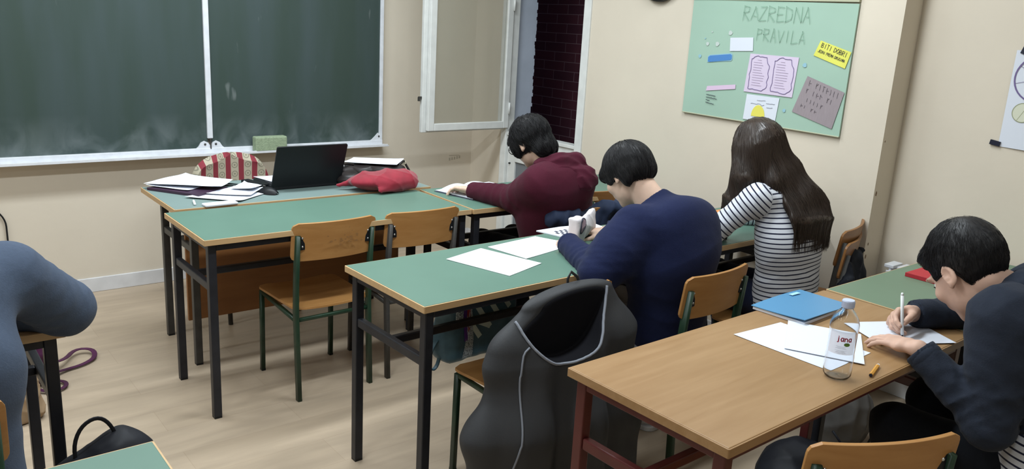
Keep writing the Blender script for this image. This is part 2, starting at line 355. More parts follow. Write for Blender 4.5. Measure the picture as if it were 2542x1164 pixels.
# casement swung open, standing parallel to the front wall
wn = bpy.data.objects.new('window_1', None); C.objects.link(wn); struct(wn); wn.location = (XR-.005, 4.50, 0); wn.rotation_euler = (0, 0, math.radians(.5))
SW, Z0, Z1 = .675, .912, 2.32
def ring(mb, x0, x1, z0, z1, wd, y0, y1):
    mb.box((x0, y0, z0), (x0+wd, y1, z1)); mb.box((x1-wd, y0, z0), (x1, y1, z1)); mb.box((x0+wd, y0, z0), (x1-wd, y1, z0+wd)); mb.box((x0+wd, y0, z1-wd), (x1-wd, y1, z1))
f = MB(); ring(f, -SW, 0, Z0, Z1, .048, -.03, .0); f.build('window_frame', M['white'], wn, bevel=.004)
f = MB(); ring(f, -SW-.028, -.0, Z0-.012, Z1, .05, .004, .034); f.build('rear_frame', M['white'], wn, bevel=.004)
MB().box((-SW+.046, -.017, Z0+.046), (-.046, -.012, Z1-.046)).build('window_pane', M['glass'], wn)
f = MB()
for z in (1.05, 1.75): f.tube([(-.004, -.036, z-.04), (-.004, -.036, z+.04)], .007)
f.build('hinge', M['white'], wn, smooth=True)
f = MB(); f.box((-SW-.05, .01, 1.12), (-SW-.028, .022, 1.135)); f.box((-SW-.052, .008, 1.105), (-SW-.042, .024, 1.13)); f.build('latch', M['steelg'], wn)
# ceiling lamps (above the frame)
fix = None
for i, ((lx, ly, lz), pw, wh) in enumerate(LAMPS):
    t = thing('ceiling_lamp', 'white ceiling lamp housing '+wh, 'lamp', (lx, ly, HC), 0, 'ceiling lamps over the classroom')
    MB().box((-.64, -.1, -.16), (.64, .1, 0)).build('lamp_housing', M['lampw'], t, bevel=.01)
# wall scribble and marks
t = MB()
for k in range(5): t.box((3.38+k*.022, YF-.0012, .62+.003*k), (3.392+k*.022, YF-.0002, .64+.003*k))
t.box((3.38, YF-.0012, .655), (3.47, YF-.0002, .658))
M['pencil'] = mat('pencil_grey', (.40, .36, .29), .8)
tag(t.build('wall_scribble', M['pencil']), 'faint pencil scribble on the cream front wall beside the door', 'scribble')
M['chip'] = mat('chipped_paint', (.20, .13, .08), .8)
t = MB()
for (z, x, s_) in ((.96, 3.6, .010), (.72, 3.605, .006), (.66, 3.60, .009), (.52, 3.60, .005), (1.2, 3.60, .004)):
    t.prism([(x-s_*.4, -s_), (x+s_*.3, -s_*1.1), (x+s_*.6, s_*.3), (x+.1*s_, s_*1.2), (x-.5*s_, s_*.4)], 0, .0012, M4=Matrix.Translation((0, YE, z)) @ Matrix.Rotation(PI/2, 4, 'X'))
tag(t.build('paint_chips', M['chip']), 'small brown chips in the paint along the recess edge of the right wall', 'paint chips')['kind'] = 'stuff'

# ------------------------------------------------------------------ chalkboard
cb = thing('chalkboard', 'large green chalkboard in two panels with a white chalk tray on the front wall', 'chalkboard', (0, 0, 0))
Y0 = YF-.03
MB().box((-.75, Y0, .79), (1.612, YF-.004, 1.98)).build('board_panel', M['chalk'], cb)
MB().box((1.636, Y0, .79), (2.772, YF-.004, 1.98)).build('board_panel', M['chalk'], cb)
MB().box((1.608, Y0-.014, .862), (1.640, Y0+.02, 1.98)).build('centre_strip', M['alu'], cb, bevel=.004)
f = MB(); f.box((2.768, Y0-.012, .78), (2.792, YF, 1.99)); f.box((-.77, Y0-.012, 1.97), (2.79, YF, 1.99)); f.build('board_frame', M['alu'], cb, bevel=.003)
f = MB(); f.box((-.77, Y0-.018, .775), (2.79, YF, .805)); f.box((-.77, Y0-.075, .768), (2.81, YF-.002, .776)); f.box((-.77, Y0-.078, .768), (2.80, Y0-.070, .785)); f.build('chalk_tray', M['alu'], cb, bevel=.002)
# rounded bracket plates at the seam and the right corner
for sx_ in (-1, 1):
    f = MB()
    o_ = [(0, 0), (.085*sx_, 0), (.07*sx_, .012), (.056*sx_, .035), (.035*sx_, .045), (.014*sx_, .035), (.004*sx_, .02), (0, .02)]
    if sx_ < 0: o_ = o_[::-1]
    f.prism([(1.624+x, y) for x, y in o_], 0, .01, M4=Matrix.Translation((0, Y0-.0, .803)) @ Matrix.Rotation(PI/2, 4, 'X'))
    f.build('tray_bracket', M['alu'], cb)
f = MB()
f.prism([(2.79, 0), (2.79, .04), (2.76, .05), (2.74, .03), (2.715, .008), (2.70, 0)], 0, .01, M4=Matrix.Translation((0, Y0, .803)) @ Matrix.Rotation(PI/2, 4, 'X'))
f.build('tray_bracket', M['alu'], cb)
for x, z in ((1.592, .828), (1.656, .828), (2.765, .83)): MB().ell((x, Y0-.011, z), (.007, .004, .007), 10).build('bracket_screw', M['steelg'], cb)
f = MB()
f.tube([(1.624, Y0-.016, .80), (1.624, Y0-.016, .862)], .004, 8)
f.build('seam_pin', M['steelg'], cb)
# things on the tray
M['sponge'] = mat('green_sponge', (.29, .36, .24), .95, .1, var=.12, vscale=60, bump=.8, bscale=180)
sp = MB().box((1.875, 4.80, .777), (2.078, 4.86, .868)).build('board_sponge', M['sponge'], bevel=.008); tag(sp, 'pale green board sponge standing in the chalk tray', 'sponge')
er = thing('board_marker_eraser', 'small olive chalk holder with black end lying in the tray right of the sponge', 'chalk holder', (2.09, 4.815, .777))
MB().box((.03, 0, 0), (.105, .022, .018)).build('body', M['sponge'], er, bevel=.003)
MB().box((0, .002, 0), (.03, .02, .015)).build('black_end', M['black'], er, bevel=.003)

# ------------------------------------------------------------------ poster board on the right wall
M['pgreen'] = mat('poster_green', (.335, .475, .385), .8, .2, var=.04, vscale=2)
M['pedge'] = mat('poster_edge', (.42, .42, .30), .8)
M['ppink'] = mat('pink_paper', (.64, .49, .64), .8, .2); M['ppurple'] = mat('lilac_paper', (.62, .53, .66), .8, .2)
M['pyel'] = mat('yellow_paper', (.68, .67, .13), .8, .2, var=.05); M['pgrey'] = mat('grey_brown_card', (.30, .255, .27), .85, .2, var=.05, vscale=30, vstretch=(1, 8, 1))
M['pblue'] = mat('blue_paper', (.08, .22, .50), .7, .2); M['plight'] = mat('light_blue_paper', (.28, .47, .55), .8, .2); M['inkpurple'] = mat('violet_ink', (.16, .12, .26), .8)
M['poff'] = mat('pale_smudge', (.50, .56, .53), .8); M['faint'] = mat('green_pencil', (.215, .36, .265), .8); M['psun'] = mat('sun_yellow', (.72, .66, .12), .8)
pb = thing('poster_board', 'large green paper poster on thin board hung on the right wall', 'poster', (XR-.002, 2.925, 1.205))
# local: x' = along wall toward the camera (-y), z up ; built in coordinates (depth, along, z)
PW, PH = .94, .60
def P3(u, v, dpt=.0): return (-.012-dpt, -u, v)          # u from left edge, v up
tilt = -.012/PW
pbm = MB().grid(lambda u, v: (-.012-.002*math.sin(9*u)*max(0, v-.9)*10, -u*PW, v*PH+tilt*u*PW), 24, 16, thick=.009).build('green_sheet', M['pgreen'], pb)
MB().box((-.0025, -PW+.01, .004), (0, -.01, PH-.02)).build('backing_board', M['pedge'], pb)
f = MB(); f.tube([(-.013, 0, 0), (-.013, -PW, tilt*PW)], .003, 6); f.build('lower_edge', M['pedge'], pb)
f = MB(); f.box((-.016, -PW, PH-.004), (0, 0, PH+.012)); f.build('upper_batten', M['pedge'], pb)
def quad(mb, pts, dpt, t=.0008, mi=0):
    a = [P3(u, v+tilt*u, dpt) for u, v in pts]; b = [P3(u, v+tilt*u, dpt-t) for u, v in pts]; n = len(pts)
    mb.add(a+b, [tuple(range(n)), tuple(range(2*n-1, n-1, -1))]+[(i, n+i, n+(i+1) % n, (i+1) % n) for i in range(n)], mi)
def rotrect(cu, cv, w_, h_, ang):
    ca, sa = math.cos(ang), math.sin(ang); return [(cu+x*ca-y*sa, cv+x*sa+y*ca) for x, y in ((-w_/2, -h_/2), (w_/2, -h_/2), (w_/2, h_/2), (-w_/2, h_/2))]
# coordinates read as fractions of the board
M['linegrey'] = mat('grey_violet_ink', (.34, .27, .40), .8)
def card(name, pts, m, label=None, dpt=.004):
    mb = MB(); quad(mb, pts, dpt); return mb.build(name, m, pb, label=label)
UX, UY = (0, -1, 0), (0, 0, 1)
def wr(mb, text, u, v, h, wd, ang=0, dpt=.0055, jit=.2, seed=1, gap=1.6):
    ca, sa = math.cos(ang), math.sin(ang)
    strokes(mb, text, P3(u, v, dpt), (0, -ca, sa), (0, sa, ca), h, wd*.72, jit=jit, seed=seed, gap=gap)
card('white_card', [(.272,.346),(.412,.356),(.405,.422),(.266,.413)], M['paper'])
b_ = card('blue_strip', [(.139,.284),(.15,.281),(.28,.301),(.289,.306),(.288,.325),(.280,.331),(.15,.314),(.139,.306)], M['pblue'])
card('blue_strip_border', [(.135,.278),(.285,.296),(.293,.304),(.291,.330),(.281,.336),(.146,.318),(.135,.309)], M['plight'], dpt=.0025)
card('pink_strip', [(.148,.130),(.334,.158),(.333,.181),(.153,.155)], M['ppink'])
bk = card('lilac_sheet', [(.387,.152),(.669,.152),(.678,.344),(.400,.343)], M['ppurple'])
f = MB()
def wob(u0, v0, u1, v1, n=9, a=.005, seed=0, wd=.0026):
    r_ = random.Random(seed); pts = [(u0+(u1-u0)*i/n+r_.uniform(-a, a), v0+(v1-v0)*i/n+r_.uniform(-a, a)) for i in range(n+1)]; pts[0] = (u0, v0); pts[-1] = (u1, v1)
    for (a_, b_), (c_, d_) in zip(pts[:-1], pts[1:]):
        L_ = math.hypot(c_-a_, d_-b_); nx, ny = -(d_-b_)/L_*wd/2, (c_-a_)/L_*wd/2
        quad(f, [(a_-nx, b_-ny), (c_-nx, d_-ny), (c_+nx, d_+ny), (a_+nx, b_+ny)], .006)
for (ua, ub, s_) in ((.400, .522, 1), (.535, .660, 2)):
    wob(ua+.01, .170, ua+.014, .318, 8, .004, s_); wob(ua+.014, .318, ua+.05, .335, 4, .004, s_+5); wob(ua+.05, .335, ub-.02, .330, 5, .004, s_+6)
    wob(ub-.02, .330, ub, .28, 4, .004, s_+7); wob(ub, .28, ub-.004, .185, 7, .004, s_+8); wob(ub-.004, .185, ub-.03, .165, 3, .003, s_+9); wob(ub-.03, .165, ua+.01, .170, 6, .004, s_+10)
f.build('violet_outline', M['inkpurple'], pb)
r_ = random.Random(4)
for ua in (.428, .562):
    f = MB()
    for k in range(11):
        v = .315-k*.0125; l_ = (.03 if k == 0 else .065)*r_.uniform(.7, 1.1); u = ua+(.02 if k == 0 else 0)
        quad(f, [(u, v), (u+l_, v-.001), (u+l_, v+.0001), (u, v+.0008)], .006)
    f.build('written_lines', M['linegrey'], pb)
card('sun_drawing_sheet', [(.403,.014),(.592,.010),(.601,.141),(.409,.141)], M['paper'])
card('sun_shape', [(.445+.040*math.cos(a)+.045, .036+.058*math.sin(a)) for a in [PI*i/14 for i in range(15)]], M['psun'], dpt=.0062)
f = MB()
for (u, v, l_) in ((.475,.118,.05),(.44,.098,.06),(.53,.108,.05),(.535,.088,.035),(.50,.095,.02)):
    wob(u, v, u+l_, v+.001, 7, .0025, int(u*999), .0022)
f.build('pencil_writing', M['greyink'], pb)
card('yellow_note', [(.752,.360),(.920,.312),(.939,.387),(.779,.430)], M['pyel'])
f = MB(); an = -.285
wr(f, 'BITI DOBRI', .785, .390, .021, .0028, ang=an, seed=2, gap=1.0); wr(f, 'JEDNI PREMA DRUGIMA', .772, .368, .0125, .0022, ang=an, seed=3, gap=.6)
f.build('marker_writing', M['ink'], pb)
card('brown_card', [(.679,.086),(.900,.032),(.936,.205),(.737,.262)], M['pgrey'])
f = MB(); an = -.29; r_ = random.Random(9)
for row, n_, h_ in ((.218, 9, .026), (.182, 8, .022), (.146, 6, .018), (.115, 5, .014)):
    for k in range(n_):
        u = .752-(.218-row)*.28+k*.019; v = row-k*.0055
        if r_.random() < .85:
            wob(u, v, u+.003, v+h_, 2, .002, int(u*1e4), .0014)
            if r_.random() < .6: wob(u, v+h_*r_.choice([.5, 1]), u+.011, v+h_*r_.choice([.45, .9]), 2, .002, int(u*1e4)+7, .0014)
f.build('faint_writing', M['greyink'] if False else mat('dark_pencil', (.13, .11, .13), .8), pb)
f = MB()
wr(f, 'RAZREDNA', .330, .500, .070, .0036, ang=-.005, jit=.35, seed=11, gap=1.0); wr(f, 'PRAVILA', .425, .405, .058, .0034, ang=-.02, jit=.35, seed=12, gap=.9)
f.build('pencil_title', M['faint'], pb)
for i, (u, v, r0, m_) in enumerate(((.124,.373,.010,'poff'),(.187,.376,.012,'poff'),(.262,.437,.012,'poff'),(.146,.436,.004,'poff'),(.713,.311,.011,'plight'),(.635,.085,.009,'plight'),(.082,.306,.010,'plight'),(.105,.40,.004,'plight'))):
    card('small_dot', [(u+r0*math.cos(a)*(1+.2*math.sin(3*a+i)), v+r0*math.sin(a)) for a in [2*PI*k/10 for k in range(10)]], M[m_], dpt=.003)
f = MB()
for (u, v, l_) in ((.155,.112,.06),(.155,.098,.07),(.155,.084,.025),(.155,.070,.055)): wob(u, v, u+l_, v-.004, 10, .0018, int(v*1e4), .0026)
f.build('small_writing', M['ink'], pb)
# wall clock above the frame edge
ck = thing('wall_clock', 'black rimmed round wall clock at the top edge on the right wall', 'clock', (XR, 3.17, 1.945))
def rotx(o): o.rotation_euler = (0, -PI/2, 0); return o
rotx(MB().lathe([(.155, 0), (.160, .01), (.158, .035), (.146, .042), (.140, .03)], 40, caps=False).build('rim', M['black'], ck, smooth=True))
rotx(MB().lathe([(.001, .028), (.141, .0285)], 40, caps=False).build('dial', M['paper'], ck))
f = MB(); f.box((-.034, -.004, 0), (-.032, .004, .09)); f.build('minute_hand', M['ink'], ck)
MB().box((-.036, -.004, -.004), (-.034, .065, .004)).build('hour_hand', M['ink'], ck)

# paper sheet with circles taped up in the recess
sh = thing('wall_sheet', 'white paper sheet with drawn fraction circles taped to the recessed right wall', 'sheet', (XR2, 1.362, 1.235))
def Q3(u, v, dpt=0.0): return (-.001-dpt, -u, v)
MB().grid(lambda u, v: Q3(u*.33-.018*(1-v)*0, v*.395-.01*u, .002+.004*math.sin(5*u+2*v)**2+.01*(u-.3)**2*v), 12, 12, thick=-.0006).build('sheet', M['paper'], sh)
def circ(u, v, R_, wd, m, name, spokes=0, fill=None):
    f = MB(); n = 36
    for k in range(n):
        a, b = 2*PI*k/n, 2*PI*(k+1)/n
        f.add([Q3(u+R_*math.cos(a), v+R_*math.sin(a), .0085), Q3(u+R_*math.cos(b), v+R_*math.sin(b), .0085), Q3(u+(R_-wd)*math.cos(b), v+(R_-wd)*math.sin(b), .0085), Q3(u+(R_-wd)*math.cos(a), v+(R_-wd)*math.sin(a), .0085)], [(0,1,2,3)])
    for k in range(spokes):
        a = 2*PI*(k+.35)/spokes; x, y = math.cos(a), math.sin(a); q = .0008
        f.add([Q3(u-y*q, v+x*q, .0084), Q3(u+x*R_-y*q, v+y*R_+x*q, .0084), Q3(u+x*R_+y*q, v+y*R_-x*q, .0084), Q3(u+y*q, v-x*q, .0084)], [(0,1,2,3)])
    return f.build(name, m, sh)
M['cream'] = mat('pale_yellow_fill', (.62, .63, .50), .8)
circ(.108, .287, .098, .006, M['inkpurple'], 'large_circle', 8)
f = MB(); f.add([Q3(.068+.040*math.cos(2*PI*k/24), .147+.040*math.sin(2*PI*k/24), .0080) for k in range(24)], [tuple(range(24))]); f.build('circle_fill', M['cream'], sh)
circ(.068, .147, .040, .003, mat('olive_ink', (.30, .32, .2), .8), 'small_circle', 2)
M['tape'] = mat('black_tape', (.012, .014, .03), .4)
for (u, v, a) in ((-.012, .012, -.15), (.03, .40, 1.25)):
    f = MB(); ca, sa = math.cos(a), math.sin(a)
    f.add([Q3(u+x*ca-y*sa, v+x*sa+y*ca, .010) for x, y in ((-.02, -.01), (.02, -.01), (.02, .01), (-.02, .01))]+[Q3(u+x*ca-y*sa, v+x*sa+y*ca, .0) for x, y in ((-.02, -.01), (.02, -.01), (.02, .01), (-.02, .01))], [(0,1,2,3),(7,6,5,4),(0,4,5,1),(1,5,6,2),(2,6,7,3),(3,7,4,0)])
    f.build('tape', M['tape'], sh)
# radiator under the recess
M['rad'] = mat('radiator_white', (.74, .76, .80), .35, .5)
ra = thing('radiator', 'white ribbed radiator against the recessed right wall behind the green desk', 'radiator', (XR2, 1.18, 0))
for k in range(9):
    f = MB(); y = .06*k
    f.box((-.115, y, .14), (-.03, y+.012, .645)); f.box((-.12, y-.012, .14), (-.112, y+.022, .62)); f.box((-.118, y-.010, .632), (-.028, y+.034, .648))
    f.build('radiator_section', M['rad'], ra, bevel=.003)
f = MB()
for z in (.17, .40, .60): f.box((-.085, -.01, z), (-.06, .5, z+.02))
f.build('radiator_tubes', M['rad'], ra)
# black cable hanging on the front wall at the left
f = MB(); pts = []
for k in range(25):
    t_ = k/24; a = -1.2+t_*2.6
    pts.append((.26+.285*math.sin(min(a+1.2, 1.75)*.9), YF-.012, .62-.36*t_**1.6))
f.tube(pts, .0045, 8)
tag(f.build('black_cable', M['black'], smooth=True), 'thin black cable arching down the front wall at the far left', 'cable')
# ------------------------------------------------------------------ school desks
DL, DD, DH = 1.253, .507, .76
def make_desk(L, top_m, steel, label, x, y, rz=0, group=None, edge=None, panel=False, low=.0, DH=DH, name='school_desk', DD=DD, ins=(.02, .02)):
    t = thing(name, label, 'desk', (x, y, 0), rz, group)
    e = .022
    f = MB(); f.box((.004, .004, DH-e), (L-.004, DD-.004, DH)); f.build('desk_top', top_m, t, bevel=.002)
    f = MB(); f.prism(rrect(0, 0, L, DD, .004), DH-e-.002, DH-.0015)
    f.build('edge_band', edge or M['edge'], t, bevel=.001)
    q = .032; zt = DH-e-.003
    ix, iy = ins; dx_, dy_ = ix-.02, iy-.02
    for (lx, ly) in ((ix, iy), (L-ix-q, iy), (ix, DD-iy-q), (L-ix-q, DD-iy-q)):
        g = MB().box((lx, ly, .008), (lx+q, ly+q, zt)).build('leg', steel, t, bevel=.003)
        MB().box((lx+.001, ly+.001, 0), (lx+q-.001, ly+q-.001, .012)).build('foot_cap', M['black'], g)
    f = MB(); r_ = .028
    for lo_, hi_ in (((ix+q, iy+.002, zt-r_), (L-ix-q, iy+.030, zt)), ((ix+q, DD-iy-.030, zt-r_), (L-ix-q, DD-iy-.002, zt)), ((ix+.002, iy+q, zt-r_), (ix+.030, DD-iy-q, zt)), ((L-ix-.030, iy+q, zt-r_), (L-ix-.002, DD-iy-q, zt))):
        MB().box(lo_, hi_).build('frame_rail', steel, t, bevel=.002)
    zs = .555
    MB().box((ix+.004, iy+q, zs-.016), (ix+.028, DD-iy-q, zs+.016)).build('side_rail', steel, t, bevel=.004); MB().box((L-ix-.028, iy+q, zs-.016), (L-ix-.004, DD-iy-q, zs+.016)).build('side_rail', steel, t, bevel=.004)
    MB().box((ix+.028, DD/2-.012, zs-.014), (L-ix-.028, DD/2+.012, zs+.014)).build('long_rail', steel, t, bevel=.004)
    if panel: MB().box((.10, DD-.17, .175), (L-.10, DD-.152, .60)).build('modesty_panel', M['modesty'], t, bevel=.002)
    return t
GD = 'green school desks with beech edges'
A1 = make_desk(DL, M['green'], M['steel'], 'empty green desk with beech edge in front of the teacher desk', .968, 3.017, 0, GD)
def desk(L, *a, **k): return make_desk(L, *a, **k)
A2 = desk(1.27, M['green'], M['steel'], 'green desk beside the balcony door where the maroon hooded student sits', 2.226, 3.01, math.radians(-2.0), GD)
B1 = desk(1.24, M['green'], M['steel'], 'green desk with two blank white sheets and the open pencil case', 1.293, 1.982, math.radians(1.2), GD)
B2 = desk(.995, M['green'], M['steel'], 'green desk with an orange folder in front of the long haired student', 2.56, 2.0, math.radians(0), GD)
C1 = desk(1.262, M['oak'], M['red_steel'], 'brown wood desk with dark red frame holding the water bottle', 1.375, .902, math.radians(.9), edge=M['oak'])
C2 = desk(1.05, mat('dull_green_laminate', (.135, .20, .135), .42, .32, var=.05, vscale=3), M['steel'], 'green desk with the red notebook at the right wall, joined to the brown desk', 2.647, .925, 0, GD)
D1_ = desk(DL, M['green'], M['steel'], 'green desk corner at the lower left edge of the picture', .392-DL, 1.078, 0, GD)
E1 = desk(DL, M['oak'], M['steel'], 'desk with black steel legs under the grey-blue elbow at the left', .368-DL, 2.312, 0)
TD = make_desk(1.32, M['green2'], M['steelg'], 'grey-green teacher desk with brown front panel covered in papers', 1.022, 3.56, 0, panel=False, name='teacher_desk', DD=.53, ins=(.075, .035))
MB().box((.09, .17, .175), (1.23, .188, .61)).build('modesty_panel', M['modesty'], TD, bevel=.002)

# ------------------------------------------------------------------ school chairs (origin: floor centre, faces +y)
def chair(label, x, y, rz, ply='ply', steel='post', group='beech plywood school chairs on steel legs', tall=0.0, smudge=False):
    t = thing('school_chair', label, 'chair', (x, y, 0), math.radians(rz), group)
    hw = .172
    SH = .415
    # seat with rounded corners, slight dish
    def seat(u, v):
        w_ = .19-.012*(1-v); xx = (u-.5)*2
        r_ = .05; yy = -.195+v*.39
        e = max(0, abs(yy)-.195+r_); k = w_-(r_-math.sqrt(max(0, r_*r_-e*e)))
        return (xx*k, yy, SH-.006*(1-xx*xx)+(.012*xx*xx if False else 0)-.016*max(0, v-.85)**2*40*.3)
    MB().grid(seat, 16, 22, thick=.011).build('seat', M[ply], t, smooth=False, bevel=.0015)
    # backrest: curved board, concave towards the sitter
    def back(u, v):
        xx = (u-.5)*2; zz = v; r_ = .028; H_ = .165; zz0 = (v-.5)*H_
        e = max(0, abs(zz0)-H_/2+r_); k = .196-(r_-math.sqrt(max(0, r_*r_-e*e)))
        return (xx*k, -.205-.030*(1-(xx*k/.196)**2)-(v-.5)*.02+.008, .620+v*H_)
    MB().grid(back, 24, 16, thick=.011).build('backrest', M[ply], t, smooth=False, bevel=.0015)
    for s in (-1, 1):
        # rear leg runs up to the backrest bracket
        pts = [(s*hw, -.205, .0), (s*hw, -.190, .30), (s*hw, -.185, SH-.02), (s*hw, -.190, .52), (s*hw, -.207, .735)]
        g = MB().tube(pts, .012, 12, flat=(.019, .030)).build('rear_leg', M[steel], t, smooth=True)
        MB().box((s*hw-.0085, -.2185, -.0), (s*hw+.0085, -.192, .010)).build('foot_cap', M['black'], g)
        g = MB().tube([(s*hw, .175, 0), (s*hw, .168, SH-.025)], .012, 12, flat=(.019, .024)).build('front_leg', M[steel], t, smooth=True)
        MB().box((s*hw-.0085, .163, 0), (s*hw+.0085, .187, .010)).build('foot_cap', M['black'], g)
        br = MB(); i = -s
        br.box((min(s*hw, s*hw+i*.032), -.211, .672), (max(s*hw, s*hw+i*.032), -.206, .735)).build('bracket', M['black'], t, bevel=.002)
        sc = MB()
        for z in (.686, .722): sc.ell((s*hw+i*.020, -.212, z), (.0045, .003, .0045), 10)
        sc.build('screws', M['screw'], t, smooth=True)
    fr = MB()
    for s in (-1, 1): fr.tube([(s*(hw-.0), -.187, SH-.055), (s*hw, .168, SH-.028)], .01, 8, flat=(.018, .018))
    fr.tube([(-hw, .160, SH-.030), (hw, .160, SH-.030)], .01, 8, flat=(.016, .016)); fr.tube([(-hw, -.186, SH-.055), (hw, -.186, SH-.055)], .01, 8, flat=(.016, .016))
    fr.build('seat_frame', M[steel], t, smooth=True)
    if smudge:
        r_ = random.Random(8); f = MB()
        for k in range(26):
            a_, q_ = r_.gauss(.03, .045), r_.gauss(.70, .022); s_ = r_.uniform(.002, .007)
            if abs(a_) > .17 or not .64 < q_ < .77: continue
            yb = -.205-.030*(1-(a_/.196)**2)-((q_-.62)/.165-.5)*.02+.008-.0118
            f.add([(a_+s_*math.cos(w_)*1.2, yb, q_+s_*math.sin(w_)*.7) for w_ in [2*PI*j/9 for j in range(9)]], [tuple(range(9))])
        f.build('dark_smudge', M['smudge'], t)['kind'] = 'stuff'
    return t
M['smudge'] = mat('wood_smudge', (.25, .125, .045), .5)
CH = {}
chair('empty plywood chair with a dark smudge on its backrest at the front green desk', 1.51, 3.225, 1, smudge=True)
proto = chair('plywood chair the navy sweater student sits on', 2.40, 1.93, 3)
GC = 'beech plywood school chairs on steel legs'
CH['c2'] = chair('plywood chair with grey posts, right of the smudged chair at the front green desk', 1.955, 3.225, -1, steel='steelg')
CH['c3'] = dup(proto, (1.765, 2.035, 0), math.radians(5), 'plywood chair under the draped dark grey jacket', GC)
CH['c7'] = dup(proto, (1.77, .90, 0), math.radians(-25), 'empty plywood chair at the bottom edge, tucked at the brown desk', GC)
CH['maroon'] = dup(proto, (2.70, 2.93, 0), math.radians(0), 'plywood chair under the maroon hooded student with the navy jacket on its back', GC)
CH['c8'] = chair('orange-brown plywood chair right of the maroon hooded student', 3.16, 3.20, 0, ply='plyd')
stl = thing('stool', 'low wooden seat mostly hidden beneath the student in the striped shirt', 'stool', (3.02, 1.90, 0))
MB().prism(rrect(-.17, -.17, .17, .17, .04), .405, .418).build('seat', M['ply'], stl, bevel=.002)
for sx_ in (-1, 1):
    for sy_ in (-1, 1): MB().tube([(sx_*.15, sy_*.15, 0), (sx_*.145, sy_*.145, .406)], .011, 10).build('leg', M['post'], stl, smooth=True)
CH['boy'] = dup(proto, (2.52, .60, 0), math.radians(0), 'chair under the boy in the dark hooded sweatshirt', GC)
CH['left'] = dup(proto, (-.02, 2.10, 0), math.radians(0), 'plywood chair of the grey-blue sweatshirt student at the left edge', GC)
CH['s1'] = chair('brown worn chair beside the right wall, dark jacket hanging on its backrest', 3.345, 1.95, 22, ply='plyd', steel='steelg')
CH['s2'] = dup(CH['s1'], (3.365, 1.965, .05), math.radians(17), 'worn chair stacked on top of the other one beside the right wall', GC)
# ------------------------------------------------------------------ soft shapes: smooth distance fields meshed with surface nets
def A(*p): return np.array(p, float)
def nz(v): v = np.array(v, float); return v/np.linalg.norm(v)
class Cap:      # tapered capsule
    def __init__(s, a, b, ra, rb): s.a = A(*a); s.b = A(*b); s.ra = ra; s.rb = rb
    def __call__(s, P):
        ba = s.b-s.a; t = np.clip((P-s.a)@ba/max(ba@ba, 1e-12), 0, 1)
        return np.linalg.norm(P-s.a-t[:, None]*ba, axis=1)-(s.ra+(s.rb-s.ra)*t)
class ECap:     # tapered capsule with elliptic section: half-widths (side, depth) at both ends
    def __init__(s, a, b, A0, B0, side):
        s.a = A(*a); s.b = A(*b); s.r0 = A0; s.r1 = B0; d = nz(s.b-s.a); sd = np.array(side, float); sd = sd-d*(sd@d); s.s = nz(sd); s.d = np.cross(d, s.s); s.ax = d
    def __call__(s, P):
        ba = s.b-s.a; L = np.linalg.norm(ba); t = np.clip((P-s.a)@ba/(L*L), 0, 1)
        q = P-s.a-t[:, None]*ba
        ru = s.r0[0]+(s.r1[0]-s.r0[0])*t; rv = s.r0[1]+(s.r1[1]-s.r0[1])*t; m = np.minimum(ru, rv)
        r = np.sqrt((q@s.s/ru)**2+(q@s.d/rv)**2+(q@s.ax/m)**2)
        return (r-1)*m
class Ell:
    def __init__(s, c, r, R=None): s.c = A(*c); s.r = np.array(r, float); s.R = np.eye(3) if R is None else np.array(R)   # rows of R = local axes in world
    def __call__(s, P):
        q = (P-s.c)@s.R.T; k = np.linalg.norm(q/s.r, axis=1); k2 = np.linalg.norm(q/(s.r**2), axis=1)
        return k*(k-1)/np.maximum(k2, 1e-9)
class Box:
    def __init__(s, c, h, R=None, r=0.01): s.c = A(*c); s.h = np.array(h, float)-r; s.R = np.eye(3) if R is None else np.array(R); s.r = r
    def __call__(s, P):
        q = np.abs((P-s.c)@s.R.T)-s.h
        return np.linalg.norm(np.maximum(q, 0), axis=1)+np.minimum(q.max(axis=1), 0)-s.r
class Plane:    # negative on the side opposite the normal
    def __init__(s, p, n): s.p = A(*p); s.n = nz(n)
    def __call__(s, P): return (P-s.p)@s.n
def smin(a, b, k):
    if k <= 0: return np.minimum(a, b)
    h = np.clip(.5+.5*(b-a)/k, 0, 1); return b+(a-b)*h-k*h*(1-h)
def smax(a, b, k): return -smin(-a, -b, k)
class U:        # smooth union of items (prim or (prim, k))
    def __init__(s, items, k=.02): s.i = [(p if isinstance(p, tuple) else (p, k)) for p in items]
    def __call__(s, P):
        d = None
        for p, k in s.i: d = p(P) if d is None else smin(d, p(P), k)
        return d
class Cut:      # a minus b
    def __init__(s, a, b, k=.004): s.a, s.b, s.k = a, b, k
    def __call__(s, P): return smax(s.a(P), -s.b(P), s.k)
class And:
    def __init__(s, a, b, k=.004): s.a, s.b, s.k = a, b, k
    def __call__(s, P): return smax(s.a(P), s.b(P), s.k)
class Off:
    def __init__(s, a, r): s.a, s.r = a, r
    def __call__(s, P): return s.a(P)-s.r
class Shell:
    def __init__(s, a, t): s.a, s.t = a, t
    def __call__(s, P): return np.abs(s.a(P))-s.t
class Disp:     # displaced by fn(P)
    def __init__(s, a, fn): s.a, s.fn = a, fn
    def __call__(s, P): return s.a(P)-s.fn(P)
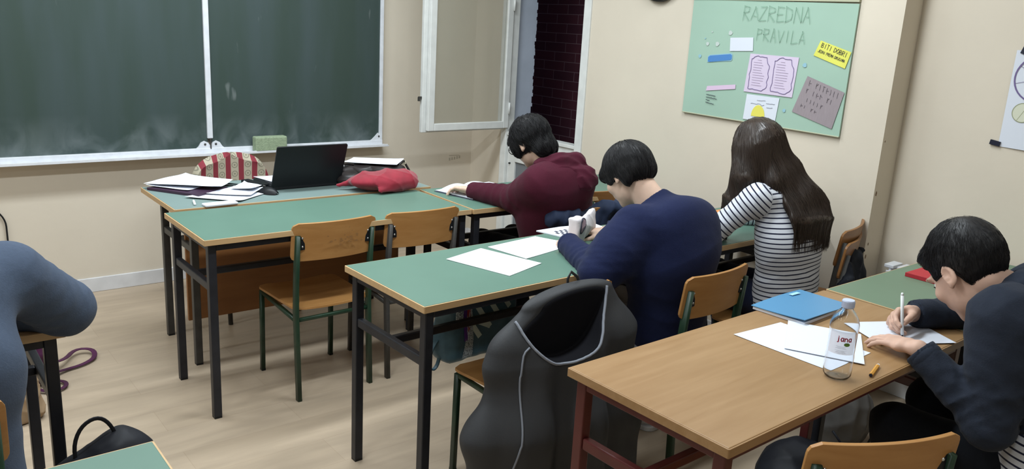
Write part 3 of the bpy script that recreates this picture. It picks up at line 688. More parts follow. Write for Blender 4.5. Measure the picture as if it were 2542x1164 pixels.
def folds(seed, amp, freq, direction=None, n=4, spread=.6, centers=None, sharp=1.5):
    """wrinkle function: crumpled creases running across `direction`; centers = [(point, radius, weight)] limits where they are strong"""
    r = np.random.RandomState(seed); W = []
    for k in range(n):
        d = nz(np.array(direction, float)+r.normal(0, spread, 3)) if direction is not None else nz(r.normal(0, 1, 3))
        q = nz(np.cross(d, r.normal(0, 1, 3))); W.append((d, q, freq*r.uniform(.6, 1.5), r.uniform(0, 6.28), r.uniform(.5, 1.1)))
    def fn(P):
        o = np.zeros(len(P))
        for d, q, f, ph, a in W:
            s_ = np.sin(P@d*f*6.283+ph+1.6*np.sin(P@q*f*3.1+ph*2)); o += a*(1-2*np.abs(s_)**(1/sharp))
        o *= amp/len(W)
        if centers is not None:
            m = np.zeros(len(P))
            for c, rad, wt in centers: m = np.maximum(m, wt*np.exp(-((P-A(*c))**2).sum(1)/(rad*rad)))
            o *= m
        return o
    return fn
def sumfn(*f): return lambda P: sum(g(P) for g in f)
def mesh_sdf(f, lo, hi, h):
    lo = np.array(lo, float); hi = np.array(hi, float); B = 8
    nb = np.maximum(1, np.ceil((hi-lo)/(h*B)).astype(int)); n = nb*B+1
    cen = np.stack(np.meshgrid(*[np.arange(k) for k in nb], indexing='ij'), -1).reshape(-1, 3)
    dc = f(lo+(cen+.5)*h*B); act = np.abs(dc) < h*B*1.45
    vals = np.full(n, 1.0, np.float32)
    ins = cen[(~act) & (dc < 0)]
    for c in ins: vals[c[0]*B:c[0]*B+B+1, c[1]*B:c[1]*B+B+1, c[2]*B:c[2]*B+B+1] = -1.0
    mask = np.zeros(n, bool)
    for c in cen[act]: mask[c[0]*B:c[0]*B+B+1, c[1]*B:c[1]*B+B+1, c[2]*B:c[2]*B+B+1] = True
    idx = np.argwhere(mask); out = np.empty(len(idx), np.float32); S = 200000
    for i in range(0, len(idx), S): out[i:i+S] = f(lo+idx[i:i+S]*h)
    vals[mask] = out
    vals[0] = vals[-1] = 1; vals[:, 0] = vals[:, -1] = 1; vals[:, :, 0] = vals[:, :, -1] = 1
    s = vals < 0
    c8 = [s[i:n[0]-1+i, j:n[1]-1+j, k:n[2]-1+k] for i in (0, 1) for j in (0, 1) for k in (0, 1)]
    tot = sum(c.astype(np.int8) for c in c8); cell = np.argwhere((tot > 0) & (tot < 8))
    if not len(cell): return np.zeros((0, 3)), np.zeros((0, 4), int)
    vid = np.full(np.array(n)-1, -1, np.int32); vid[tuple(cell.T)] = np.arange(len(cell))
    acc = np.zeros((len(cell), 3)); cnt = np.zeros(len(cell)); offs = [(i, j, k) for i in (0, 1) for j in (0, 1) for k in (0, 1)]
    for a in offs:
        for ax in range(3):
            if a[ax] == 0:
                b = list(a); b[ax] = 1
                va = vals[tuple((cell+a).T)]; vb = vals[tuple((cell+b).T)]; m = (va < 0) != (vb < 0)
                t = np.where(m, va/np.where(m, va-vb, 1), 0)
                p = np.array(a, float)+np.eye(3)[ax]*t[:, None]
                acc[m] += p[m]; cnt[m] += 1
    V = lo+(cell+acc/np.maximum(cnt, 1)[:, None])*h
    F = []
    for ax in range(3):
        sl0 = [slice(None)]*3; sl1 = [slice(None)]*3; sl0[ax] = slice(0, n[ax]-1); sl1[ax] = slice(1, n[ax])
        d = s[tuple(sl0)] != s[tuple(sl1)]; e = np.argwhere(d)
        u, v = (ax+1) % 3, (ax+2) % 3
        e = e[(e[:, u] > 0) & (e[:, v] > 0) & (e[:, u] < n[u]-1) & (e[:, v] < n[v]-1)]
        q = []
        for du, dv in ((-1, -1), (0, -1), (0, 0), (-1, 0)):
            g = e.copy(); g[:, u] += du; g[:, v] += dv; q.append(vid[tuple(g.T)])
        q = np.stack(q, 1); fl = s[tuple(sl0)][tuple(e.T)]
        q[~fl] = q[~fl][:, ::-1]; F.append(q)
    F = np.concatenate(F); return V, F[(F >= 0).all(1)]
def relax(V, F, it=1, lam=.5):
    for _ in range(it):
        a = np.zeros_like(V); c = np.zeros(len(V))
        for i in range(4):
            j = (i+1) % 4
            for k in range(3): a[:, k] += np.bincount(F[:, i], V[F[:, j], k], len(V))+np.bincount(F[:, j], V[F[:, i], k], len(V))
            c += np.bincount(F[:, i], minlength=len(V))+np.bincount(F[:, j], minlength=len(V))
        V = V+lam*(a/np.maximum(c, 1)[:, None]-V)
    return V
def soft(name, f, lo, hi, h, m, parent=None, sm=1, attr=None, label=None, origin=None):
    V, F = mesh_sdf(f, lo, hi, h); V = relax(V, F, sm)
    me = bpy.data.meshes.new(name); me.vertices.add(len(V)); 
    org = np.array(origin if origin is not None else (parent.location if parent is not None else (0, 0, 0)), float)
    me.vertices.foreach_set('co', (V-org).astype(np.float32).ravel())
    me.loops.add(len(F)*4); me.loops.foreach_set('vertex_index', F.astype(np.int32).ravel())
    me.polygons.add(len(F)); me.polygons.foreach_set('loop_start', np.arange(0, len(F)*4, 4, dtype=np.int32)); me.polygons.foreach_set('loop_total', np.full(len(F), 4, np.int32))
    me.polygons.foreach_set('use_smooth', np.ones(len(F), bool)); me.update(calc_edges=True); me.validate()
    for q in (m if isinstance(m, (list, tuple)) else [m]): me.materials.append(q)
    if attr is not None:
        at = me.attributes.new('pat', 'FLOAT', 'POINT'); at.data.foreach_set('value', attr(V).astype(np.float32))
    o = bpy.data.objects.new(name, me); C.objects.link(o)
    if parent is not None: o.parent = parent
    else: o.location = org
    if label: o['label'] = label
    return o
def grad(f, P, e=.0015):
    g = np.stack([f(P+np.eye(3)[k]*e)-f(P-np.eye(3)[k]*e) for k in range(3)], 1)
    return g/np.maximum(np.linalg.norm(g, axis=1), 1e-9)[:, None]
def hair_strands(name, f, roots, flow, steps, step, m, parent, rad=.0007, lift=(.0005, .003), seed=0, jitter=.15, zfree=-9.0, sm=3, zstop=-9.0):
    """strands that start at roots, follow flow(P) along the surface of f"""
    r = np.random.RandomState(seed); P = roots.copy(); N = len(P); zr = np.abs(np.random.RandomState(seed+50).normal(0, .028, N)); lf = r.uniform(lift[0], lift[1], N); jit = r.normal(0, jitter, (N, 3)); L = r.uniform(.7, 1.0, N)*steps
    path = [];
    for k in range(steps+1):
        g = grad(f, P); d = f(P); wz = np.clip((P[:, 2]-zfree)/.03, 0, 1)[:, None]; P = P-g*(d-lf)[:, None]*wz; path.append(P.copy())
        v = flow(P)+jit; v = v-g*(v*g).sum(1)[:, None]*.9*wz; v /= np.maximum(np.linalg.norm(v, axis=1), 1e-6)[:, None]
        P = P+v*step*((k < L) & (P[:, 2] > zstop+zr))[:, None]
    path = np.stack(path, 1)                      # N, K, 3
    for _ in range(sm): path[:, 1:-1] = path[:, 1:-1]*.5+(path[:, :-2]+path[:, 2:])*.25
    K = steps+1; T = np.gradient(path, axis=1); T /= np.maximum(np.linalg.norm(T, axis=2), 1e-9)[..., None]
    for k in range(1, K):                         # keep the tangent where the strand has ended
        z = np.linalg.norm(path[:, k]-path[:, k-1], axis=1) < step*.3; T[z, k] = T[z, k-1]
    ref = nz((.3, .2, 1)); X = np.cross(T, ref); X /= np.maximum(np.linalg.norm(X, axis=2), 1e-9)[..., None]; Y = np.cross(T, X)
    taper = rad*np.clip(1.15-np.arange(K)/K*.85, .2, 1)[None, :, None]
    V = np.stack([path+(X*math.cos(a)+Y*math.sin(a))*taper for a in (0, 2.094, 4.189)], 2)     # N,K,3,3
    V = V.reshape(-1, 3); base = (np.arange(N)*K*3)[:, None, None]+(np.arange(K-1)*3)[None, :, None]+np.arange(3)[None, None, :]
    nxt = (np.arange(N)*K*3)[:, None, None]+(np.arange(K-1)*3)[None, :, None]+((np.arange(3)+1) % 3)[None, None, :]
    F = np.stack([base, nxt, nxt+3, base+3], -1).reshape(-1, 4)
    me = bpy.data.meshes.new(name); me.vertices.add(len(V)); me.vertices.foreach_set('co', (V-np.array(parent.location)).astype(np.float32).ravel())
    me.loops.add(len(F)*4); me.loops.foreach_set('vertex_index', F.astype(np.int32).ravel()); me.polygons.add(len(F))
    me.polygons.foreach_set('loop_start', np.arange(0, len(F)*4, 4, dtype=np.int32)); me.polygons.foreach_set('loop_total', np.full(len(F), 4, np.int32))
    me.polygons.foreach_set('use_smooth', np.ones(len(F), bool)); me.update(calc_edges=True); me.materials.append(m)
    o = bpy.data.objects.new(name, me); C.objects.link(o); o.parent = parent; o['kind'] = 'stuff'; return o
# ------------------------------------------------------------------ things on and around the teacher desk
ZD = .7605
lt = thing('laptop', 'open black laptop seen from the back of its lid on the teacher desk', 'laptop', (1.735, 3.775, ZD), math.radians(0))
f = MB(); f.prism(rrect(-.185, .0, .185, .25, .012), .002, .019); f.build('laptop_base', M['black'], lt, bevel=.002)
MB().prism(rrect(-.165, .05, .165, .15, .004), .0188, .0205).build('keyboard', mat('dark_keys', (.02, .02, .024), .6), lt)
f = MB(); Rm = Matrix.Translation((0, .008, .016)) @ Matrix.Rotation(math.radians(111), 4, 'X')
f.prism(rrect(-.187, .0, .187, .228, .009), -.0, .008, M4=Rm); f.build('laptop_lid', M['black'], lt, bevel=.0015)
f = MB(); f.prism(rrect(-.178, .012, .178, .218, .004), -.0012, .0, M4=Rm); f.build('screen', mat('screen_dark', (.02, .025, .03), .15), lt)
f = MB(); f.tube([(-.13, .006, .013), (-.08, .006, .013)], .006, 10); f.tube([(.08, .006, .013), (.13, .006, .013)], .006, 10); f.build('hinge', M['black'], lt, smooth=True)
mo = thing('computer_mouse', 'black computer mouse beside the left corner of the laptop', 'mouse', (1.508, 3.715, ZD), .5)
f = MB(); f.grid(lambda u, v: ((u-.5)*.062*math.sin(PI*min(max(v, .03), .97))**.35, (v-.5)*.105, .002+.032*(math.sin(PI*u)**.45)*(math.sin(PI*(v*.9+.05))**.6)), 12, 14)
f.build('mouse_shell', M['black'], mo, smooth=True)
MB().ell((0, .025, .034), (.004, .010, .004), 10).build('scroll_wheel', M['steelg'], mo, smooth=True)
f = MB()
for pts in ([(1.50, 3.78, .765), (1.46, 3.85, .764), (1.43, 3.93, .764), (1.38, 3.97, .764), (1.36, 3.92, .764)], [(1.53, 3.80, .768), (1.50, 3.88, .768), (1.45, 3.95, .766), (1.40, 4.02, .765)], [(1.34, 3.86, .764), (1.40, 3.85, .764), (1.46, 3.83, .764)]):
    f.tube(pts, .003, 8)
cbk = thing('charger_cable', 'black laptop cable and charger between the papers and the laptop', 'cable', (0, 0, 0))
f.build('cable', M['black'], cbk, smooth=True)
f = MB(); Mc = Matrix.Translation((1.515, 3.90, ZD+.001)) @ Matrix.Rotation(math.radians(-72), 4, 'Z'); f.prism(rrect(-.085, -.022, .085, .022, .008), 0, .024, M4=Mc); f.build('charger', M['black'], cbk, bevel=.004)
GP = 'loose papers on the teacher desk'
paper('loose_paper', [(1.025, 4.045), (1.27, 4.20), (1.435, 3.99), (1.30, 3.80)], M['paper'], ZD+.022, 'top white sheet at the left end of the teacher desk, over the dark folder', GP, curl=.012, seed=2)
paper('loose_paper', [(1.03, 4.03), (1.18, 4.13), (1.30, 3.95), (1.17, 3.85)], M['paper'], ZD+.015, 'white sheet half hidden under the top sheet at the left end of the teacher desk', GP, curl=.006, seed=3)
M['folder'] = mat('dark_plum_folder', (.045, .022, .045), .35, .5)
fo = MB().prism([(1.030, 4.01), (1.20, 4.10), (1.37, 3.88), (1.19, 3.76)], ZD, ZD+.013).build('dark_folder', M['folder'], bevel=.002); tag(fo, 'dark plum plastic folder under the white sheets on the teacher desk', 'folder')
paper('loose_paper', [(1.128, 3.765), (1.30, 3.86), (1.50, 3.72), (1.32, 3.585)], M['paper'], ZD+.002, 'white sheet fanned out at the front left of the teacher desk', GP, curl=.006, seed=4)
paper('loose_paper', [(1.22, 3.80), (1.40, 3.875), (1.515, 3.80), (1.40, 3.66)], M['paper'], ZD+.009, 'white sheet lying nearest the computer mouse', GP, curl=.007, seed=5)
paper('loose_paper', [(1.36, 3.82), (1.46, 3.90), (1.525, 3.83), (1.44, 3.73)], M['paper'], ZD+.018, 'small white sheet with a lifted corner left of the mouse', GP, curl=.012, seed=6)
paper('loose_paper', [(1.56, 4.04), (1.70, 4.04), (1.70, 3.86), (1.60, 3.86)], M['paper'], ZD+.020, 'white paper peeking out behind the left side of the laptop', GP, curl=.002, seed=7)
bx = MB().prism(rrect(-.075, -.027, .075, .027, .008), 0, .010, M4=Matrix.Translation((1.225, 3.545+.03, ZD)) @ Matrix.Rotation(.06, 4, 'Z')).build('white_card_box', M['paper'], bevel=.003); tag(bx, 'small flat white card with rounded corners at the front edge of the teacher desk', 'card')
pn = MB().tube([(1.122, 3.60, ZD+.006), (1.140, 3.675, ZD+.006)], .005, 10).build('chalk_stick', M['paper2'], smooth=True); tag(pn, 'white chalk stick at the front left of the teacher desk', 'chalk')
# teacher chair with striped upholstery
def stripe_mat():
    m = bpy.data.materials.new('striped_upholstery'); m.use_nodes = True; nt = m.node_tree; N = nt.nodes; L = nt.links; b = N['Principled BSDF']
    tc = N.new('ShaderNodeTexCoord'); sx = N.new('ShaderNodeSeparateXYZ'); L.new(tc.outputs['Object'], sx.inputs[0])
    a = N.new('ShaderNodeMath'); a.operation = 'MULTIPLY'; a.inputs[1].default_value = 1/.074; L.new(sx.outputs['X'], a.inputs[0])
    fr = N.new('ShaderNodeMath'); fr.operation = 'FRACT'; L.new(a.outputs[0], fr.inputs[0])
    st = N.new('ShaderNodeMath'); st.operation = 'LESS_THAN'; st.inputs[1].default_value = .40; L.new(fr.outputs[0], st.inputs[0])
    # small rosette pattern in the cream stripes
    cb_ = N.new('ShaderNodeCombineXYZ'); 
    c1 = N.new('ShaderNodeMath'); c1.operation = 'SUBTRACT'; c1.inputs[1].default_value = .70; L.new(fr.outputs[0], c1.inputs[0])
    c1b = N.new('ShaderNodeMath'); c1b.operation = 'MULTIPLY'; c1b.inputs[1].default_value = .074; L.new(c1.outputs[0], c1b.inputs[0])
    z1 = N.new('ShaderNodeMath'); z1.operation = 'MULTIPLY'; z1.inputs[1].default_value = 1/.05; L.new(sx.outputs['Z'], z1.inputs[0])
    z2 = N.new('ShaderNodeMath'); z2.operation = 'FRACT'; L.new(z1.outputs[0], z2.inputs[0])
    z3 = N.new('ShaderNodeMath'); z3.operation = 'SUBTRACT'; z3.inputs[1].default_value = .5; L.new(z2.outputs[0], z3.inputs[0])
    z4 = N.new('ShaderNodeMath'); z4.operation = 'MULTIPLY'; z4.inputs[1].default_value = .05; L.new(z3.outputs[0], z4.inputs[0])
    L.new(c1b.outputs[0], cb_.inputs[0]); L.new(z4.outputs[0], cb_.inputs[1])
    ln = N.new('ShaderNodeVectorMath'); ln.operation = 'LENGTH'; L.new(cb_.outputs[0], ln.inputs[0])
    wv = N.new('ShaderNodeMath'); wv.operation = 'MULTIPLY'; wv.inputs[1].default_value = 520; L.new(ln.outputs['Value'], wv.inputs[0])
    sn = N.new('ShaderNodeMath'); sn.operation = 'SINE'; L.new(wv.outputs[0], sn.inputs[0])
    gt = N.new('ShaderNodeMath'); gt.operation = 'GREATER_THAN'; gt.inputs[1].default_value = .35; L.new(sn.outputs[0], gt.inputs[0])
    le = N.new('ShaderNodeMath'); le.operation = 'LESS_THAN'; le.inputs[1].default_value = .018; L.new(ln.outputs['Value'], le.inputs[0])
    an = N.new('ShaderNodeMath'); an.operation = 'MULTIPLY'; L.new(gt.outputs[0], an.inputs[0]); L.new(le.outputs[0], an.inputs[1])
    an2 = N.new('ShaderNodeMath'); an2.operation = 'MULTIPLY'; an2.inputs[1].default_value = .7; L.new(an.outputs[0], an2.inputs[0])
    m1 = N.new('ShaderNodeMix'); m1.data_type = 'RGBA'; m1.inputs['A'].default_value = (.40, .36, .27, 1); m1.inputs['B'].default_value = (.13, .13, .09, 1); L.new(an2.outputs[0], m1.inputs['Factor'])
    m2 = N.new('ShaderNodeMix'); m2.data_type = 'RGBA'; m2.inputs['B'].default_value = (.21, .022, .035, 1); L.new(m1.outputs['Result'], m2.inputs['A']); L.new(st.outputs[0], m2.inputs['Factor'])
    L.new(m2.outputs['Result'], b.inputs['Base Color']); b.inputs['Roughness'].default_value = .85; return m
M['stripe'] = stripe_mat()
tch = thing('teacher_chair', 'upholstered teacher chair with red and cream striped back under the chalkboard', 'chair', (1.585, 4.45, 0), PI+math.radians(4))
backf = lambda u, v: ((u-.5)*2*(.222*(max(0, 1-max(0, (v-.30)/.70)**3.2)**.42 if v > .30 else 1)+.004), -.03+.03*(2*u-1)**2, .50+v*.345)
MB().grid(lambda u, v: backf(u, min(v, .992)), 24, 20, thick=.045).build('backrest', M['stripe'], tch, smooth=True, bevel=.008)
MB().prism(rrect(-.22, -.03, .22, .42, .05), .42, .49).build('seat', M['stripe'], tch, bevel=.015)
for sx_ in (-1, 1):
    MB().tube([(sx_*.2, .0, .43), (sx_*.2, -.03, .0)], .012, 10).build('leg', M['steelg'], tch, smooth=True)
    MB().tube([(sx_*.2, .38, .43), (sx_*.2, .41, .0)], .012, 10).build('leg', M['steelg'], tch, smooth=True)
    MB().tube([(sx_*.15, .02, .45), (sx_*.15, -.045, .50), (sx_*.15, -.06, .70)], .010, 8).build('back_post', M['steelg'], tch, smooth=True)
# red cloth bag, dark handbag, papers on them
def rz3(a): c, s = math.cos(a), math.sin(a); return [(c, s, 0), (-s, c, 0), (0, 0, 1)]
M['redbag'] = mat('red_fabric', (.24, .016, .030), .75, .2, var=.12, vscale=25, sheen=.3)
rb = thing('red_cloth_bag', 'crumpled red fabric bag lying at the right end of the teacher desk', 'bag', (2.10, 3.60, ZD))
rbf = Disp(U([Ell((2.05, 3.575, .810), (.180, .115, .055), rz3(-.25)), Ell((2.13, 3.56, .822), (.13, .09, .052)), Cap((1.85, 3.665, .785), (1.98, 3.62, .815), .014, .038), Cap((1.99, 3.475, .783), (2.19, 3.505, .795), .020, .032)], .03), folds(21, .019, 3.8, (1, .3, .4), 4, .9, None, 3.0))
rbf = And(rbf, Plane((0, 0, ZD+.001), (0, 0, -1)), .004)
soft('cloth', rbf, (1.80, 3.40, .75), (2.34, 3.80, .93), .005, M['redbag'], rb, 1)
M['darkbag'] = mat('dark_leather', (.018, .014, .014), .4, .4, var=.3, vscale=20)
hb = thing('dark_handbag', 'dark leather handbag behind the red bag with papers lying on it', 'bag', (2.08, 3.85, ZD))
hbf = And(Disp(U([Box((2.13, 3.86, .802), (.19, .10, .046), rz3(-.18), .03), Ell((1.97, 3.77, .79), (.07, .06, .045))], .03), folds(5, .014, 5, None, 4)), Plane((0, 0, ZD+.001), (0, 0, -1)), .004)
soft('bag_body', hbf, (1.85, 3.70, .75), (2.38, 4.06, .93), .006, M['darkbag'], hb, 1)
hl_ = lambda q: loc(smoothp(q), hb)
def loc(pts, o): return [(p[0]-o.location[0], p[1]-o.location[1], p[2]-o.location[2]) for p in pts]
f = MB(); f.tube(hl_([(1.93, 3.80, .79), (1.91, 3.79, .83), (1.96, 3.82, .865), (2.03, 3.84, .85)]), .006, 8); f.tube(hl_([(2.26, 3.78, .83), (2.31, 3.79, .865), (2.34, 3.83, .845), (2.36, 3.81, .80)]), .006, 8); f.build('handle', M['darkbag'], hb, smooth=True)
f = MB()
for k in range(5): f.ell((1.915-2.08+.006*k, 3.785-3.85+.004*(k % 2), .822-ZD+.009*k), (.010, .008, .007), 8)
f.build('charm', M['paper2'], hb, smooth=True)
paper('loose_paper', [(1.99, 3.90), (2.12, 4.01), (2.36, 3.87), (2.23, 3.73)], M['paper'], .853, 'white sheets lying on top of the dark handbag', None, curl=.007, seed=9)
wl = MB().prism(rrect(-.05, -.03, .05, .03, .008), 0, .016, M4=Matrix.Translation((2.30-2.08, 3.85-3.85, .838-ZD)) @ Matrix.Rotation(-.4, 4, 'Z')).build('cream_booklet', mat('cream_cover', (.55, .50, .38), .7), hb, bevel=.003)

# ------------------------------------------------------------------ middle row, left desk
def slab(name, pts, z, th, m, label, cat, group=None, bevel=.001): return tag(MB().prism(pts, z, z+th).build(name, m, bevel=bevel), label, cat, group)
paper('blank_sheet', [(1.640, 2.375), (1.845, 2.437), (1.925, 2.165), (1.722, 2.100)], M['paper2'], ZD, 'blank white sheet nearest the front edge of the middle green desk', 'blank sheets on the middle green desk', thick=.002, curl=.0008, seed=1)
paper('blank_sheet', [(1.882, 2.441), (2.160, 2.480), (2.235, 2.310), (1.912, 2.238)], M['paper2'], ZD, 'blank white sheet beside the cuff of the navy sweater', 'blank sheets on the middle green desk', thick=.002, curl=.0008, seed=2)
mg = thing('magazine', 'open magazine with a black and white checked picture under the pencil case', 'magazine', (2.36, 2.42, ZD))
MB().prism([(-.14, .125), (-.10, -.035), (.17, -.06), (.19, .10), (.0, .130)], 0, .006).build('pages', M['paper'], mg, bevel=.001)
f = MB()
for i in range(6):
    for j in range(4):
        if (i+j) % 2 == 0: f.box((-.095+i*.014, -.01+j*.022+i*.001, .0062), (-.083+i*.014, .010+j*.022+i*.001, .0068))
f.build('checked_print', M['ink'], mg)
M['pcase'] = mat('white_fabric', (.60, .56, .57), .8, .2, bump=.2, bscale=120); M['mauve'] = mat('mauve_lining', (.30, .21, .24), .8)
pc = thing('pencil_case', 'white standing pencil case with an open black zip', 'pencil case', (2.29, 2.335, ZD+.0065))
pcf = Disp(U([Box((2.235, 2.315, .822), (.030, .028, .053), rz3(.25), .014), ECap((2.260, 2.320, .818), (2.375, 2.375, .825), (.030, .048), (.024, .050), (0.3, -1, 0)), Cap((2.370, 2.375, .86), (2.395, 2.385, .872), .016, .012)], .018), folds(3, .006, 9, None, 3))
def surf_curve(pts, f, g=None, it=6):
    P = np.array(pts, float)
    for _ in range(it):
        P -= grad(f, P)*f(P)[:, None]
        if g is not None: P -= grad(g, P)*g(P)[:, None]*.9
    P -= grad(f, P)*f(P)[:, None]
    return [tuple(p) for p in P]
def loc(pts, o): return [(p[0]-o.location[0], p[1]-o.location[1], p[2]-o.location[2]) for p in pts]
soft('case', pcf, (2.16, 2.22, .755), (2.47, 2.49, .90), .003, M['pcase'], pc, 1)
def on_case(x_, z_, e=.0):
    y_ = np.linspace(2.22, 2.46, 120); d_ = pcf(np.stack([np.full(120, x_), y_, np.full(120, z_)], 1)); k_ = int(np.argmax(d_ < .0005)); return (x_, (y_[k_] if d_[k_] < .0005 else 2.33)-e, z_)
lp_ = [(2.232, .812), (2.230, .838), (2.238, .862), (2.254, .872), (2.268, .862), (2.262, .842), (2.248, .822), (2.240, .812)]
lq_ = [p for p in smoothp([(a_, 0, b_) for a_, b_ in lp_], 2, True)]
MB().tube(loc([on_case(p[0], p[2], .001) for p in lq_], pc), .0036, 6, closed=True).build('zip', M['ink'], pc, smooth=True)
MB().add(loc([on_case(p[0], p[2], .0035) for p in lq_], pc), [tuple(range(len(lq_)))]).build('lining', M['mauve'], pc)
# hand-held bits lie with the student; navy bag under the desk
M['teal'] = mat('teal_nylon', (.065, .135, .18), .45, .4, var=.25, vscale=14, bump=.2, bscale=40)
M['speck'] = mat('speckled_print', (.65, .75, .80), .6, .3, var=.9, vscale=230, col2=(.04, .06, .08)); M['mint'] = mat('pale_mint_print', (.58, .70, .64), .5)
nb_ = thing('sports_backpack', 'teal backpack with large pale lettering hanging under the middle green desk', 'backpack', (1.75, 2.335, .37))
nbf = Disp(U([Box((1.765, 2.338, .545), (.165, .062, .165), rz3(.03), .035), (Ell((1.625, 2.335, .46), (.075, .055, .075)), .05)], .03), folds(31, .006, 6, None, 4))
soft('bag_body', nbf, (1.50, 2.22, .33), (2.0, 2.46, .76), .006, M['teal'], nb_, 1)
def bag_patch(name, pts, m, e=.002, nn=8):
    f = MB(); P0 = [A(*p) for p in pts]
    def fn(u, v):
        q = (P0[0]*(1-u)+P0[1]*u)*(1-v)+(P0[3]*(1-u)+P0[2]*u)*v; y_ = np.linspace(2.22, 2.34, 60); d_ = nbf(np.stack([np.full(60, q[0]), y_, np.full(60, q[1])], 1)); k_ = int(np.argmax(d_ < .001))
        return (q[0]-1.75, (y_[k_] if d_[k_] < .001 else 2.30)-2.335-e, q[1]-.37)
    f.grid(fn, nn, nn, thick=-.002); return f.build(name, m, nb_, smooth=False)
bag_patch('speckled_panel', [(1.622, .555), (1.652, .555), (1.655, .60), (1.622, .60)], M['speck']); bag_patch('speckled_panel', [(1.655, .40), (1.705, .40), (1.700, .55), (1.688, .62)], M['speck']); bag_patch('speckled_panel', [(1.80, .635), (1.88, .61), (1.88, .66), (1.79, .67)], M['speck'])
bag_patch('purple_lining', [(1.660, .47), (1.675, .47), (1.668, .62), (1.655, .60)], mat('purple_cloth', (.09, .03, .22), .6)); bag_patch('red_lining', [(1.677, .50), (1.686, .52), (1.688, .62), (1.669, .62)], mat('red_cloth', (.33, .03, .03), .6))
f = MB(); strokes(f, 'NIKE', (1.735-1.75, -.0, .475-.37), (math.cos(.62), 0, math.sin(.62)), (-math.sin(.62), 0, math.cos(.62)), .105, .021, gap=1.6)
nv = []
for x_, _, z_ in f.v:
    y_ = np.linspace(2.22, 2.36, 70); d_ = nbf(np.stack([np.full(70, x_+1.75), y_, np.full(70, z_+.37)], 1)); k_ = int(np.argmax(d_ < .001)); nv.append((x_, (y_[k_] if d_[k_] < .001 else 2.30)-2.335-.003, z_))
f.v = nv; f.build('lettering', M['mint'], nb_)
MB().tube(smoothp([(-.16, -.02, .12), (-.20, -.03, .10), (-.225, -.03, .03), (-.205, -.03, -.01), (-.17, -.02, .01), (-.165, -.02, .08)]), .005, 8, flat=(.016, .005)).build('side_strap', M['teal'], nb_, smooth=True)
MB().tube(smoothp([(-.05, 0, .33), (-.06, .0, .365), (.0, .0, .372), (.06, 0, .365), (.05, 0, .33)]), .005, 8, flat=(.02, .004)).build('carry_loop', M['teal'], nb_, smooth=True)

UPX = [(1.495, .775), (1.50, .745), (1.51, .690), (1.545, .640), (1.595, .605), (1.65, .595), (1.72, .605), (1.775, .635), (1.82, .70), (1.86, .77), (1.885, .86), (1.52, .86)]
# dark grey jacket draped over the chair
M['jgrey'] = mat('dark_grey_jacket', (.034, .035, .038), .6, .3, var=.12, vscale=5, bump=.1, bscale=200); M['jblack'] = mat('black_lining', (.006, .006, .008), .8, .1); M['pipe'] = mat('grey_piping', (.20, .215, .25), .5, .4)
jk = thing('draped_jacket', 'long dark grey jacket draped over a chair back, black lining open at the top', 'jacket', (1.74, 1.80, .45))
jb = U([ECap((1.725, 1.797, .772), (1.735, 1.800, .62), (.195, .048), (.290, .095), (1, 0, 0)), ECap((1.735, 1.805, .62), (1.72, 1.79, .36), (.295, .105), (.365, .130), (1, 0, 0)), ECap((1.72, 1.79, .36), (1.72, 1.79, .10), (.365, .130), (.375, .135), (1, 0, 0))], .05)
def jfold(P):
    x = P[:, 0]; z = P[:, 2]; w_ = np.clip((.74-z)/.35, 0, 1)
    return w_*np.clip(1.25-np.abs(x-1.735)/.30, 0, 1)*(.026*np.sin((x-1.74)*(36-10*w_)+.8*np.sin(z*4)+.6)+.009*np.sin((x-1.7)*58+1.3+2*np.sin(z*3.3)))
jb = Disp(jb, jfold); jb = And(jb, Plane((0, 0, .06), (0, 0, -1)), .01)
class Prism2:   # polygon in x,z pushed through y < y1
    def __init__(s, pts, y1): s.p = np.array(pts, float); s.y1 = y1
    def __call__(s, P):
        q = P[:, [0, 2]]; d = np.full(len(P), 1e9); ins = np.zeros(len(P), bool); n = len(s.p)
        for i in range(n):
            a, b = s.p[i], s.p[(i+1) % n]; e = b-a; w_ = q-a; t = np.clip(w_@e/(e@e), 0, 1); r = w_-t[:, None]*e; d = np.minimum(d, (r*r).sum(1))
            c = (a[1] > q[:, 1]) != (b[1] > q[:, 1]); ins ^= c & (q[:, 0] < e[0]*(q[:, 1]-a[1])/(e[1] if abs(e[1]) > 1e-9 else 1e-9)+a[0])
        return np.maximum(np.sqrt(d)*np.where(ins, -1, 1), P[:, 1]-s.y1)
UPTS = smoothp([(x_, 0, z_) for x_, z_ in UPX], 2, True)
jscoop = Prism2([(p[0], p[2]) for p in UPTS], 1.768)
soft('jacket_shell', Cut(jb, jscoop, .004), (1.28, 1.55, .04), (2.18, 2.0, .86), .0055, M['jgrey'], jk, 1)
soft('lining', Cut(Off(jb, -.003), Off(jscoop, -.005), .003), (1.28, 1.55, .44), (2.18, 1.99, .86), .0045, M['jblack'], jk, 1)
ub = [p for p in smoothp([(x_, 1.66, z_) for x_, z_ in UPX], 3, True) if p[2] < .80]
i0 = max(range(len(ub)), key=lambda i: (Vector(ub[i])-Vector(ub[i-1])).length); ub = ub[i0:]+ub[:i0]
zp = []
for x_, _, z_ in ub:            # walk in along y to the cloth
    y_ = np.linspace(1.55, 1.80, 120); d_ = jb(np.stack([np.full(120, x_), y_, np.full(120, z_)], 1)); k_ = np.argmax(d_ < .001); zp.append((x_, y_[k_] if d_[k_] < .001 else None, z_))
zp = [q for q in zp if q[1] is not None and q[0] > 1.497]
MB().tube(loc(smoothp(zp, 1), jk), .0048, 8).build('piping', M['pipe'], jk, smooth=True)
lp = [(1.50-.10*(k/30)**.6, 1.62, .70-.58*k/30) for k in range(31)]
zp = surf_curve(lp, Off(jb, .001), Plane((0, 0, 0), (0, 0, 1)) if False else None, 5)
